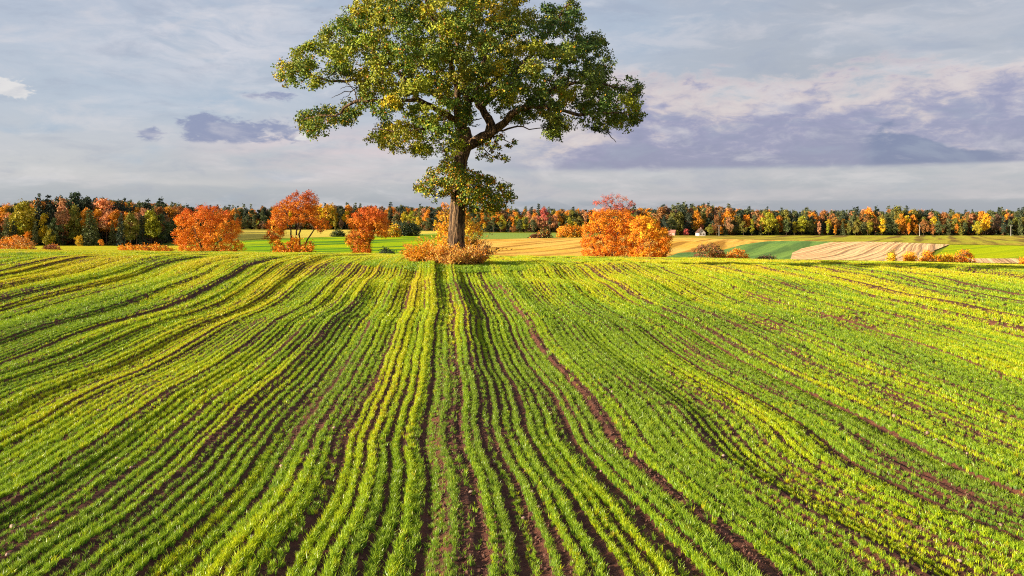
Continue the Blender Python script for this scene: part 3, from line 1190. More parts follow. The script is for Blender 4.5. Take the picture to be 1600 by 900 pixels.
    # dead twigs
    for pts in ([(556, 132, 1.0, .8), (548, 138, .8, .8), (535, 139, .7, .8), (523, 145, .5, .8), (513, 150, .3, .8)], [(548, 137, .7, .8), (540, 146, .5, .7), (532, 150, .4, .7), (527, 153, .3, .7)],
                [(553, 133, .7, .6), (541, 134, .5, .4), (530, 138, .4, .3)], [(926, 205, 1.1, -3.3), (933, 209, .9, -3.3), (943, 222, .7, -3.3), (951, 231, .4, -3.3)], [(937, 213, .6, -3.3), (944, 218, .4, -3.4)],
                [(740, 186, 1.0, .2), (748, 185, .8, .2), (753, 184, .5, .2)], [(738, 197, .9, .2), (746, 195, .6, .2), (750, 194, .5, .2)]):
        L = limb(pts, 9)
        L[1:-1, :3] += G.standard_normal((len(L) - 2, 3)) * .03
        T = Tubes()
        T.add(L[:, :3] - inv, np.maximum(L[:, 3], .012), 5)
        link('dead_twig', T.mesh('dead_twig'), M_twig, t)
    rng = np.random.default_rng(21)
    holes = [(640, 160, 12, 8), (670, 157, 15, 9), (692, 169, 9, 6), (838, 166, 8, 6), (868, 152, 6, 8), (900, 176, 9, 9), (560, 96, 5, 4), (602, 42, 5, 4), (800, 62, 5, 5), (870, 120, 4, 4), (650, 100, 4, 4), (763, 182, 13, 17), (748, 198, 12, 15), (737, 165, 4, 9), (660, 150, 11, 8), (642, 153, 7, 7), (710, 14, 7, 7), (684, 63, 5, 6), (732, 52, 6, 5), (885, 178, 9, 13), (905, 148, 7, 8), (608, 60, 6, 7), (745, 85, 5, 5)]
    C = crown_points(CROWN, D, 460, 7.6, .16, holes, rng)
    ch = grow(list(limbs.values()) + [trunk[-8:]], C, .013, .7, .12, rng)
    T = Tubes()
    for p, r in ch:
        T.add(p - inv, r, 5)
    kind(link('branchwork', T.mesh('branchwork'), M_bark, t), 'stuff')
    Lp, ci, off, sp = leaves_on(C, .80, 16, 27, .17, CROWN, D, rng, 2.5)
    # loose sprays that break the outline
    edge_c = crown_points(CROWN, D, 900, 6.0, .02, holes, rng, 1)
    qe = np.stack([edge_c[:, 0] / edge_c[:, 1] * F + 800, HOR - (edge_c[:, 2] - CAM_Z) / edge_c[:, 1] * F], 1)
    de = poly_dist(CROWN, qe)[1]
    E_ = edge_c[de < 8]
    E_ = E_ + rng.normal(0, .22, E_.shape)
    Le, ce, oe, _ = leaves_on(E_, .42, 3, 12, .13, CROWN, D, rng, 11.0)
    near_c = np.argmin(np.linalg.norm(E_[:, None] - C[None], axis=2), axis=1)
    Lp, ci, off = np.concatenate([Lp, Le]), np.concatenate([ci, near_c[ce]]), np.concatenate([off, oe])
    q = np.stack([Lp[:, 0] / Lp[:, 1] * F + 800, HOR - (Lp[:, 2] - CAM_Z) / Lp[:, 1] * F], 1)
    k = np.ones(len(Lp), bool)
    for hx, hy, hrx, hry in holes:
        k &= (((q[:, 0] - hx) / hrx) ** 2 + ((q[:, 1] - hy) / hry) ** 2 > .75) | (rng.random(len(Lp)) < .22)
    Lp, ci, off = Lp[k], ci[k], off[k]
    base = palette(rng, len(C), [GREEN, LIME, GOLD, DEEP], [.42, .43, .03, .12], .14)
    right = sstep(C[:, 0], OAK_X + .5, OAK_X + 7.5)[:, None] * .75  # crown's shaded right side painted in: leaf tint goes darker green there
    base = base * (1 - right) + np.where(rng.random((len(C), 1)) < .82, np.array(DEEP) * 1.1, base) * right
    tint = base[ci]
    one = palette(rng, len(Lp), [GREEN, LIME, GOLD, RUST], [.42, .38, .14, .06], .2)
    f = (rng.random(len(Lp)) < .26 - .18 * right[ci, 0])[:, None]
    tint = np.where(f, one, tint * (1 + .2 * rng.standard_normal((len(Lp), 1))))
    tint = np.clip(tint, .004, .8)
    print('oak leaves', len(Lp))
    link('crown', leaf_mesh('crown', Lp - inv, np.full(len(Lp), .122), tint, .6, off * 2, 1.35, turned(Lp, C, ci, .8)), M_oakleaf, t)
    # shoots low on the trunk, and the hanging sprig
    C = crown_points(SKIRT, D, 95, 2.4, .10, (), rng)
    ch = grow([trunk[15:50]], C, .010, .5, .12, rng, .05)
    C2 = crown_points(SPRIG, D, 20, .7, .05, (), rng)
    C2[:, 1] -= .8
    ch += grow([limbs['c'][2:10], limb([(746, 216, 1.4, -.6), (752, 225, 1.0, -.8), (758, 236, .8, -.9), (772, 247, .6, -.9), (785, 252, .4, -.9)], 8), limb([(760, 208, 1.4, -.8), (772, 215, 1.0, -.9), (788, 221, .8, -.9), (802, 228, .4, -.9)], 8)], C2, .008, .4, .1, rng, .02)
    T = Tubes()
    for p, r in ch:
        T.add(p - inv, r, 5)
    for pts in ([(746, 216, 1.4, -.6), (752, 225, 1.0, -.8), (758, 236, .8, -.9), (772, 247, .6, -.9), (785, 252, .4, -.9)], [(760, 208, 1.4, -.8), (772, 215, 1.0, -.9), (788, 221, .8, -.9), (802, 228, .4, -.9)]):
        L = limb(pts, 8)
        T.add(L[:, :3] - inv, L[:, 3], 5)
    kind(link('lower_branchwork', T.mesh('lower_branchwork'), M_bark, t), 'stuff')
    La, ca, oa, _ = leaves_on(C, .50, 8, 15, .18, SKIRT, D, rng, 2.0)
    Lb, cb, ob, _ = leaves_on(C2, .22, 4, 11, .14, SPRIG, D, rng, 3.0)
    Lp, off = np.concatenate([La, Lb]), np.concatenate([oa, ob])
    tint = palette(rng, len(Lp), [GREEN, LIME, GOLD, RUST, DEEP], [.40, .20, .17, .10, .13], .22)
    link('lower_crown', leaf_mesh('lower_crown', Lp - inv, np.full(len(Lp), .135), tint, .6, off * 2, 1.35, np.concatenate([turned(La, C, ca, .5), turned(Lb, C2, cb, .25)])), M_oakleaf, t)


build_oak()

# ---- autumn trees and bushes beyond the crest
ORANGE, AMBER, RED, YEL, PINK, BROWN, OLIVE, DARK = (.70, .215, .004), (.77, .30, .006), (.45, .10, .008), (.84, .50, .012), (.60, .20, .10), (.17, .075, .035), (.17, .16, .025), (.035, .055, .022)


def px_tree(name, label, cat, D, poly, stems, n, depth, cr, cols, wts, leaf, per=9, sprays=6, group=None, bark=None, seed=0, holes=(), edge=.2, gapless=None, trans=None, mat=None, topcol=None):
    rng = np.random.default_rng(100 + seed)
    s = D / F
    bx = stems[0][0][0]
    X0, Y0 = (bx - 800) * s, D
    t = thing(name, label, cat, (X0, Y0, float(zT(X0, Y0))), group)
    inv = np.array(t.location)
    sk = []
    for st in stems:
        p = np.array([np.r_[w3(x, y, D, 0), r * s] for x, y, r in st])
        p[0, 2] = min(p[0, 2], float(zT(p[0, 0], p[0, 1])) - .1)
        L = np.linalg.norm(np.diff(p[:, :3], axis=0), axis=1).sum()
        p = spline(p, max(5, int(L / .5)))
        p[1:-1, 0] += rng.normal(0, .05, len(p) - 2)
        sk.append(p)
        T = Tubes()
        T.add(p[:, :3] - inv, p[:, 3], 8, .05)
        link('trunk' if cat == 'tree' else 'stem', T.mesh('trunk'), bark or M_bark2, t)
    if cat == 'tree':
        per = int(per * 1.5)
        n, cr, leaf, sprays = int(n * .8), cr * .88, leaf * .62, sprays + 5
    C = crown_points(poly, D, n, depth, edge, holes, rng)
    ch = grow(sk, C, .018 if cat == 'tree' else .010, .9, .14, rng)
    T = Tubes()
    for p, r in ch:
        T.add(p - inv, r, 4)
    kind(link('branchwork', T.mesh('branchwork'), bark or M_bark2, t), 'stuff')
    Lp, ci, off, _ = leaves_on(C, cr, sprays, per, leaf * 1.3, poly, D, rng, 2.6)
    base = palette(rng, len(C), cols, wts, .10)
    tint = base[ci] * (1 + .15 * rng.standard_normal((len(Lp), 1)))
    f = (rng.random(len(Lp)) < .35)[:, None]
    tint = np.where(f, palette(rng, len(Lp), cols, wts, .2), tint)
    if topcol is not None:
        zz = (Lp[:, 2] - Lp[:, 2].min()) / (np.ptp(Lp[:, 2]) + 1e-6)
        k = (sstep(zz, .55, .95) * (.6 + .4 * rng.random(len(Lp))))[:, None]
        tint = tint * (1 - k) + np.asarray(topcol) * k
    tint = np.clip(tint, .004, .9)
    link('crown' if cat == 'tree' else 'foliage', leaf_mesh('crown', Lp - inv, np.full(len(Lp), leaf), tint, .5, off * 2, 1.35, turned(Lp, C, ci, cr)), mat or M_leaf, t)
    return t


def far_d(px, py):
    return unproject(px, py, True)[1]


px_tree('maple_tree', 'broad round orange maple, dense to the ground, leftmost beyond the crest', 'tree', 134,
        [(272, 352), (278, 334), (290, 326), (305, 323), (322, 319), (340, 323), (357, 333), (368, 341), (377, 352), (377, 365), (373, 378), (380, 384), (387, 394), (380, 402), (296, 402), (282, 392), (276, 380), (270, 366)],
        [[(316, 402, 1.8), (315, 388, 1.4), (308, 370, 1.0), (300, 350, .6)], [(322, 402, 1.8), (324, 385, 1.3), (330, 360, .9), (332, 338, .5)], [(328, 402, 1.4), (340, 380, 1.0), (355, 362, .6)]],
        190, 4.6, 1.05, [ORANGE, AMBER, RED, (.60, .13, .01)], [.5, .32, .08, .10], .30, 9, 9, 'autumn maples beyond the crest', seed=1, topcol=(.66, .12, .012))
px_tree('maple_tree', 'tall open red and orange maple with several bare stems showing', 'tree', 134,
        [(414, 352), (424, 342), (429, 324), (438, 316), (450, 309), (464, 300), (482, 298), (493, 306), (498, 320), (497, 333), (508, 342), (515, 354), (508, 361), (497, 360), (488, 350), (478, 344), (470, 350), (458, 348), (450, 350), (444, 360), (441, 372), (422, 377), (412, 372), (424, 358)],
        [[(457, 402, 1.5), (455, 375, 1.3), (453, 352, 1.0), (446, 330, .7), (440, 322, .4)], [(464, 402, 1.6), (463, 368, 1.3), (466, 345, 1.0), (470, 320, .6), (476, 308, .4)], [(469, 402, 1.4), (469, 360, 1.2), (475, 335, .8), (484, 318, .5)],
         [(474, 402, 1.2), (479, 378, 1.1), (488, 364, 1.0), (498, 351, .8), (506, 346, .5)], [(448, 402, 1.0), (440, 382, .9), (430, 366, .6)]],
        170, 3.2, .88, [ORANGE, AMBER, RED], [.52, .22, .26], .28, 8, 7, 'autumn maples beyond the crest', seed=2, edge=.1, topcol=(.42, .075, .014))
px_tree('orange_bush', 'dense orange thicket round the foot of the open maple with bare stems', 'bush', 132,
        [(424, 378), (436, 374), (448, 381), (458, 372), (468, 371), (474, 382), (486, 376), (492, 386), (491, 402), (426, 402)],
        [[(440, 402, .7), (438, 388, .4)], [(462, 402, .7), (463, 380, .4)], [(480, 402, .7), (482, 386, .4)]], 60, 2.2, .7, [ORANGE, AMBER, BROWN], [.5, .4, .1], .25, 9, 7, seed=3)
px_tree('maple_tree', 'small leaning orange maple with one dark trunk, left of the oak', 'tree', 134,
        [(541, 374), (545, 364), (556, 358), (545, 352), (547, 338), (556, 330), (570, 325), (586, 326), (600, 333), (607, 346), (610, 362), (600, 370), (588, 364), (583, 372), (578, 378), (582, 398), (572, 402), (553, 402), (550, 386), (541, 378)],
        [[(575, 402, 1.6), (576, 388, 1.4), (581, 370, 1.2), (586, 355, .8), (584, 340, .5)], [(571, 402, 1.0), (570, 385, .8), (563, 370, .5)]],
        175, 3.0, .95, [ORANGE, AMBER, RED], [.55, .3, .15], .28, 8, 8, 'autumn maples beyond the crest', seed=4, edge=.1, topcol=(.64, .11, .012))
px_tree('aspen_tree', 'golden yellow tree directly behind the oak trunk', 'tree', 66,
        [(680, 392), (679, 360), (682, 335), (689, 320), (698, 313), (706, 322), (728, 330), (745, 345), (756, 358), (757, 372), (752, 388), (745, 396), (690, 396)],
        [[(704, 402, 1.6), (703, 370, 1.3), (697, 345, .8), (694, 328, .5)], [(732, 402, 1.4), (735, 375, 1.1), (742, 358, .6)]],
        120, 1.9, .55, [AMBER, YEL, (.40, .22, .02), (.20, .13, .03)], [.42, .38, .12, .08], .15, 8, 8, seed=5)
px_tree('maple_tree', 'large orange maple with a wide low crown, left one of the pair', 'tree', 136,
        [(909, 392), (910, 366), (914, 346), (920, 333), (930, 326), (945, 326), (955, 334), (968, 326), (980, 328), (990, 345), (992, 372), (990, 404), (912, 404)],
        [[(946, 404, 1.6), (945, 388, 1.3), (938, 365, .9), (933, 345, .5)], [(955, 404, 1.5), (960, 384, 1.2), (966, 360, .8), (968, 342, .5)], [(935, 404, 1.1), (926, 385, .7)]],
        170, 4.0, 1.0, [ORANGE, AMBER, RED, OLIVE], [.56, .3, .09, .05], .30, 9, 9, 'autumn maples beyond the crest', seed=6)
px_tree('maple_tree', 'amber orange maple with a pale trunk, right one of the pair', 'tree', 132,
        [(984, 352), (992, 340), (1006, 335), (1020, 343), (1034, 351), (1047, 362), (1052, 376), (1048, 392), (1042, 405), (984, 405)],
        [[(1004, 405, 1.8), (1003, 388, 1.5), (1000, 370, 1.1), (998, 352, .6)], [(1006, 405, 1.2), (1015, 385, .9), (1028, 368, .6)]],
        140, 3.6, .95, [AMBER, ORANGE, YEL, RED], [.5, .32, .1, .08], .30, 9, 9, 'autumn maples beyond the crest', seed=7)
px_tree('rowan_tree', 'thin crimson treetop standing up behind the orange maple pair', 'tree', 142,
        [(924, 318), (938, 308), (958, 303), (980, 308), (990, 318), (991, 332), (975, 336), (955, 338), (938, 326)],
        [[(960, 404, 1.6), (960, 370, 1.3), (958, 340, .9), (952, 322, .5)], [(966, 404, 1.3), (968, 350, .9), (976, 325, .5)]],
        60, 2.4, .7, [(.40, .06, .04), (.45, .11, .05), (.5, .16, .04)], [.45, .35, .2], .24, 5, 6, seed=8, edge=.05)

BUSHES = [
    ('dark evergreen bush with a shaded front at the far edge of the green field', [(616, 360), (622, 351), (632, 347), (645, 350), (653, 357), (655, 369), (616, 369)], [DARK, OLIVE], [.85, .15], 369),
    ('yellow olive bush beside the dark evergreen bush', [(604, 372), (606, 358), (613, 352), (622, 356), (624, 371)], [YEL, OLIVE, AMBER], [.4, .3, .3], 371),
    ('small olive bush alone on the pale stubble left of the small maple', [(521, 366), (525, 362), (532, 362), (536, 367), (534, 370), (522, 370)], [OLIVE, DARK], [.7, .3], 370),
    ('orange and green bush left of the big orange maple pair', [(871, 369), (873, 359), (882, 354), (896, 354), (908, 356), (911, 371), (873, 372)], [AMBER, ORANGE, OLIVE], [.5, .3, .2], 371),
    ('olive brown bush on the edge of the stubble right of the oak', [(838, 372), (842, 366), (848, 358), (855, 362), (859, 371), (850, 373)], [OLIVE, ORANGE, BROWN], [.5, .2, .3], 372),
    ('low brown weeds left of the olive bush on the stubble edge', [(829, 372), (834, 369), (842, 369), (845, 373), (830, 373)], [BROWN, ORANGE], [.7, .3], 372),
    ('dark purple brown bush right of the maple pair', [(1078, 400), (1083, 391), (1092, 384), (1104, 378), (1116, 379), (1128, 388), (1133, 400), (1131, 408), (1080, 408)], [BROWN, (.34, .12, .03), OLIVE], [.4, .4, .2], None),
    ('bright orange bush in front of the dark brown bush', [(1109, 408), (1113, 396), (1122, 392), (1131, 396), (1135, 408)], [ORANGE, AMBER], [.7, .3], None),
    ('orange bush standing alone right of the dark brown bush', [(1135, 409), (1137, 397), (1147, 390), (1160, 392), (1168, 400), (1171, 410)], [ORANGE, AMBER, RED], [.6, .3, .1], None),
    ('low dark brush at the edge of the teal green field', [(1180, 410), (1184, 403), (1196, 401), (1208, 402), (1216, 410)], [DARK, BROWN], [.7, .3], None),
    ('thin yellow sapling in front of the pink stubble field', [(1388, 411), (1390, 400), (1393, 391), (1397, 400), (1398, 411)], [YEL, AMBER, OLIVE], [.4, .3, .3], None),
    ('orange bush at the left end of the hedge on the right', [(1413, 411), (1415, 399), (1423, 394), (1430, 400), (1431, 411)], [AMBER, YEL], [.6, .4], None),
    ('golden pointed bush second in the hedge on the right', [(1436, 412), (1439, 399), (1450, 391), (1460, 399), (1463, 412)], [AMBER, ORANGE, OLIVE], [.5, .3, .2], None),
    ('low yellow bush in the middle of the hedge on the right', [(1462, 412), (1466, 400), (1476, 397), (1488, 400), (1493, 412)], [YEL, AMBER, OLIVE], [.4, .3, .3], None),
    ('tallest round rusty bush at the right end of the hedge', [(1490, 413), (1493, 400), (1502, 391), (1511, 390), (1518, 398), (1524, 412)], [AMBER, BROWN, ORANGE], [.45, .3, .25], None),
    ('orange bush at the far right picture edge on the stubble strip', [(1592, 416), (1595, 406), (1606, 402), (1614, 416)], [AMBER, ORANGE], [.6, .4], None),
    ('long low orange hedge in front of the left forest', [(184, 396), (188, 386), (200, 383), (215, 384), (232, 383), (246, 382), (258, 385), (270, 390), (272, 396)], [AMBER, ORANGE, BROWN], [.5, .35, .15], None),
    ('tan and orange bush group at the far left edge of the crest', [(-30, 394), (-10, 376), (6, 372), (22, 370), (38, 371), (50, 378), (58, 392)], [(.66, .34, .10), ORANGE, BROWN, AMBER], [.35, .2, .1, .35], None),
    ('small tan bush right of the far left bush group', [(66, 394), (72, 386), (82, 383), (92, 387), (96, 394)], [PINK, BROWN, AMBER], [.4, .35, .25], None),
    ('dark low shrub right of the small leaning maple', [(588, 402), (594, 392), (602, 389), (613, 392), (618, 402)], [DARK, OLIVE], [.9, .1], None),
]


def build_bushes():
    for k, (lab, poly, cols, wts, by) in enumerate(BUSHES):
        P = np.array(poly, float)
        D = far_d(P[:, 0].mean(), by) if by else 122.0 + (k % 5) * 2
        x0, x1 = P[:, 0].min(), P[:, 0].max()
        top = P[:, 1].min()
        bot = P[:, 1].max()
        w = (x1 - x0) * D / F
        stems = [[(x0 + (x1 - x0) * f, bot + 1, .4), (x0 + (x1 - x0) * (f * 1.1 - .05), bot - (bot - top) * .5, .25)] for f in (.3, .55, .75)]
        leaf = D / F * 2.0
        n = int(np.clip(w * 12, 40, 120))
        px_tree('autumn_bush', lab, 'bush', D, poly, stems, n, max(.8, w * .35), leaf * 2.6, cols, wts, leaf, 7, 6, seed=30 + k, edge=.05)


build_bushes()


# ---- dry brush at the foot of the oak
M_dry = leafy('dry_brush', .40, gloss=.03)


def dry_bush(label, cx, cy, w, h, n, D, cols, wts, seed):
    rng = np.random.default_rng(seed)
    s = D / F
    X0 = (cx - 800) * s
    Z0 = float(zT(X0, D))
    t = thing('dry_bush', label, 'bush', (X0, D, Z0), 'dry brush round the foot of the oak')
    T = Tubes()
    pos, outd = [], []
    for k in range(n):
        az = rng.uniform(0, 6.283)
        r0 = w * .42 * math.sqrt(rng.random())
        b = np.array([math.cos(az) * r0, math.sin(az) * r0 * .7, -.05])
        az2 = az + rng.normal(0, .7)
        lean = rng.uniform(.25, 1.0)
        L = h * rng.uniform(.4, 1.25) * (1 - .35 * (r0 / (w * .45)) ** 2)
        d = np.array([math.cos(az2) * lean, math.sin(az2) * lean * .7, 1.0])
        d /= np.linalg.norm(d)
        tt = np.linspace(0, 1, 5)
        p = b + d * L * tt[:, None]
        p[:, 2] -= (tt ** 2) * L * .28 * lean
        p[:, :2] += np.array([math.cos(az2), math.sin(az2)]) * (tt ** 2)[:, None] * L * .25 * lean
        T.add(p, np.linspace(.012, .004, 5), 3)
        m = 34
        q = rng.uniform(.25, 1.0, m)
        c = np.stack([np.interp(q, tt, p[:, a]) for a in range(3)], 1) + rng.normal(0, .055, (m, 3))
        pos.append(c)
        outd.append(np.repeat((p[-1] - p[2])[None], m, 0) * 3)
    pos = np.concatenate(pos)
    pos[:, 2] = np.maximum(pos[:, 2], .02)
    tint = palette(rng, len(pos), cols, wts, .2)
    kind(link('stalk', T.mesh('stalk'), M_bark2, t), 'stuff')
    link('foliage', leaf_mesh('foliage', pos, np.full(len(pos), .13), tint, .2, np.concatenate(outd), 2.6), M_dry, t)


TAN, SALMON = (.85, .52, .10), (.82, .43, .11)
dry_bush('bright orange dry bush on the left side of the oak foot', 668, 410, 1.55, 1.45, 120, 45.5, [AMBER, TAN, ORANGE, YEL], [.4, .3, .15, .15], 1)
dry_bush('orange dry bush close against the left front of the oak trunk', 692, 412, 1.2, 1.25, 70, 44.9, [AMBER, TAN, SALMON], [.35, .35, .3], 2)
dry_bush('pinkish tan dry brush right in front of the oak trunk', 716, 415, 1.5, 1.05, 95, 44.3, [SALMON, TAN, BROWN], [.5, .42, .08], 3)
dry_bush('salmon coloured dry brush on the right front of the oak foot', 737, 414, 1.25, 1.3, 85, 44.8, [SALMON, AMBER, BROWN], [.5, .38, .12], 4)
dry_bush('tall brownish dry brush behind the right side of the oak trunk', 740, 408, 1.0, 1.9, 60, 47.2, [SALMON, BROWN, ORANGE], [.3, .45, .25], 5)
dry_bush('amber dry brush behind the left side of the oak trunk', 690, 406, 1.3, 2.0, 70, 47.2, [AMBER, TAN, YEL], [.5, .3, .2], 6)


# ------------------------------------------------------------------ far fields
def far_field(name, lower, upper, mat, n=60, m=26, lift=.06):
    def samp(line):
        p = np.array([unproject(x, y, True) for x, y in line])
        t = np.linspace(0, 1, len(line))
        tt = np.linspace(0, 1, n)
        return np.stack([np.interp(tt, t, p[:, 0]), np.interp(tt, t, p[:, 1])], 1)
    a, b = samp(lower), samp(upper)
    t = np.linspace(0, 1, m)[None, :, None]
    P = a[:, None] * (1 - t) + b[:, None] * t
    X, Y = P[..., 0], P[..., 1]
    kind(link(name, grid_mesh(name, X, Y, zT(X, Y) + lift), mat), 'structure')


F_green = field_mat('far_green_crop', (.20, .38, .012), (.46, .50, .012), (.05, .14, .03), math.radians(24), 9.0, 45, .85)
F_straw = field_mat('far_straw', (.72, .54, .10), (.66, .54, .08), (.46, .32, .06), math.radians(40), 8.0, 60, .5)
F_pale = field_mat('far_pale_green', (.24, .34, .07), (.28, .34, .06), (.17, .27, .06), math.radians(80), 9.0, 60, .4)
F_stub = field_mat('far_orange_stubble', (.80, .44, .07), (.84, .50, .12), (.34, .15, .03), math.radians(17), 5.0, 40, .8)
F_ridge = field_mat('far_brown_ridge', (.46, .34, .05), (.40, .40, .04), (.16, .08, .04), math.radians(28), 5.5, 70, .8)
F_teal = field_mat('far_teal_crop', (.17, .30, .08), (.24, .36, .07), (.07, .13, .05), math.radians(22.5), 5.0, 60, .6)
F_pink = field_mat('far_pink_stubble', (.86, .52, .24), (.88, .57, .28), (.36, .19, .09), math.radians(28.5), 1.25, 40, .75, .18)
F_lime = field_mat('far_lime_crop', (.46, .50, .012), (.42, .50, .012), (.2, .3, .02), math.radians(45), 5.0, 30, .5)

F_meadow = field_mat('left_meadow', (.56, .46, .03), (.48, .46, .025), (.36, .26, .03), math.radians(85), 8.0, 30, .4)
far_field('meadow_strip', [(-60, 398), (60, 398), (160, 398), (290, 400)], [(-60, 383.4), (60, 383.4), (160, 383.6), (300, 384)], F_meadow, lift=.05)
far_field('straw_field', [(360, 378), (420, 372), (480, 371.5), (540, 369), (600, 368), (700, 364)], [(360, 357.6), (420, 357.6), (480, 357.8), (540, 358), (600, 361), (700, 361)], F_straw, lift=.06)
far_field('green_field', [(355, 402), (420, 402), (480, 402), (540, 402), (600, 402), (700, 402)], [(365, 378.3), (420, 375), (480, 371.6), (540, 369.5), (600, 370), (690, 366)], F_green, lift=.10)
far_field('pale_green_field', [(640, 371), (700, 372), (760, 374.5), (830, 373), (920, 372)], [(640, 362.5), (700, 363), (760, 364.3), (830, 364.6), (920, 365)], F_pale, lift=.05)
far_field('orange_stubble_field', [(690, 404), (780, 404), (900, 404), (1040, 404), (1058, 396), (1130, 391), (1160, 383), (1200, 377.5), (1290, 378)],
          [(700, 376), (760, 374.2), (830, 373), (940, 371.3), (1040, 371), (1080, 372), (1130, 374), (1200, 375.5), (1292, 377)], F_stub, 110, lift=.12)
far_field('brown_ridge_field', [(930, 371.3), (1040, 371), (1130, 374), (1200, 375.5), (1290, 377.5), (1350, 378.5), (1450, 380.5), (1530, 382.5), (1680, 385)],
          [(930, 366.8), (1040, 367.6), (1130, 368.2), (1200, 368.2), (1290, 368.2), (1350, 368.2), (1450, 368.2), (1530, 368.2), (1680, 368.2)], F_ridge, lift=.08)
far_field('teal_green_field', [(1038, 407), (1100, 409), (1160, 410), (1200, 411), (1226, 409), (1238, 396), (1252, 389.5), (1300, 379)],
          [(1042, 402), (1060, 396), (1130, 391), (1160, 383), (1200, 377.5), (1230, 376.6), (1260, 377), (1303, 378)], F_teal, 80, lift=.16)
far_field('pink_stubble_field', [(1226, 409), (1290, 412), (1340, 413), (1430, 413), (1447, 405), (1460, 392), (1480, 384)],
          [(1238, 396), (1252, 389.5), (1300, 379), (1350, 378.3), (1400, 379.5), (1440, 381), (1484, 383)], F_pink, 80, lift=.20)
far_field('lime_green_field', [(1438, 409), (1500, 405), (1560, 405), (1690, 406)], [(1484, 383.2), (1530, 383.2), (1590, 384.5), (1690, 386)], F_lime, lift=.14)
far_field('pink_stubble_strip', [(1440, 416), (1510, 418), (1600, 420), (1690, 424)], [(1440, 407), (1510, 405.2), (1600, 405.3), (1690, 406.5)], F_pink, lift=.24)


# ------------------------------------------------------------------ forest
def unit_broad(seed, w, low, nclump=34, per=10, sprays=6, leaf=.046, cr=.11, gap=0.0):
    """crown of a leaf tree one metre tall (scaled later): (crown mesh, trunk mesh)"""
    rng = np.random.default_rng(seed)
    c = []
    while len(c) < nclump:
        p = rng.uniform(-1, 1, 3)
        if p @ p < 1 and p @ p > .10:
            c.append(p)
    c = np.array(c)
    C = np.stack([c[:, 0] * w * .5, c[:, 1] * w * .5, low + (1 - low) * (.5 + c[:, 2] * .46)], 1)
    C[:, :2] *= (1.0 - .45 * sstep(C[:, 2], .62, 1.0))[:, None]
    Lp, ci, off, _ = leaves_on(C, cr, sprays, per, leaf, rng=rng)
    tint = (palette(rng, len(C), [(1, 1, 1), (.72, .82, .8), (1.2, .95, .8)], [.5, .3, .2], .10)[ci]) * (1 + .18 * rng.standard_normal((len(Lp), 1)))
    cm = leaf_mesh('crown', Lp, np.full(len(Lp), leaf), np.clip(tint, .1, 1.5), .5, off * 8, 1.35, turned(Lp, C, ci, cr, .6))
    T = Tubes()
    p = spline(np.array([[0, 0, -.02, .016], [.005, 0, .2, .012], [-.006, .004, .5, .008], [0, 0, .85, .003]]), 8)
    T.add(p[:, :3], p[:, 3], 6)
    for k in range(5):
        z = rng.uniform(low * .8, .6)
        a = rng.uniform(0, 6.283)
        T.add([[0, 0, z], [math.cos(a) * w * .18, math.sin(a) * w * .18, z + .12], [math.cos(a) * w * .32, math.sin(a) * w * .32, z + .22]], [.006, .004, .002], 4)
    return cm, T.mesh('trunk')


def unit_spruce(seed, w, layers=15):
    rng = np.random.default_rng(seed)
    pos, outd = [], []
    for k in range(layers):
        z = .06 + .92 * k / (layers - 1)
        r = w * .5 * (1 - (z - .04) / .98) ** .85 + .006
        nb = int(5 + 9 * (1 - z))
        for b in range(nb):
            a = rng.uniform(0, 6.283)
            rr = r * rng.uniform(.7, 1.12)
            for q in np.linspace(.25, 1, 3 if z < .75 else 2):
                x, y = math.cos(a) * rr * q, math.sin(a) * rr * q
                for _ in range(2):
                    pos.append((x + rng.normal(0, .012), y + rng.normal(0, .012), z - rr * q * .35 + rng.normal(0, .010)))
                    outd.append((math.cos(a) * 1.6, math.sin(a) * 1.6, -1.0))
    pos = np.array(pos)
    tint = np.clip(palette(rng, len(pos), [(1, 1, 1), (.7, .8, .8), (1.25, 1.2, .9)], [.5, .3, .2], .15), .1, 1.6)
    cm = leaf_mesh('crown', pos, np.full(len(pos), .062), tint, .3, np.array(outd), 1.9)
    T = Tubes()
    T.add([[0, 0, -.02], [0, 0, .5], [0, 0, .99]], [.014, .009, .002], 6)
    return cm, T.mesh('trunk')


def unit_pine(seed, w):
    cm, _ = unit_broad(seed, w, .52, 22, 8, 6, .045, .075)
    rng = np.random.default_rng(seed + 5)
    T = Tubes()
    T.add([[0, 0, -.02], [.004, 0, .35], [-.004, 0, .7], [0, 0, .97]], [.014, .011, .008, .002], 6)
    for k in range(7):
        z, a = rng.uniform(.45, .85), rng.uniform(0, 6.283)
        T.add([[0, 0, z], [math.cos(a) * w * .35, math.sin(a) * w * .35, z + .05]], [.005, .002], 4)
    return cm, T.mesh('trunk')


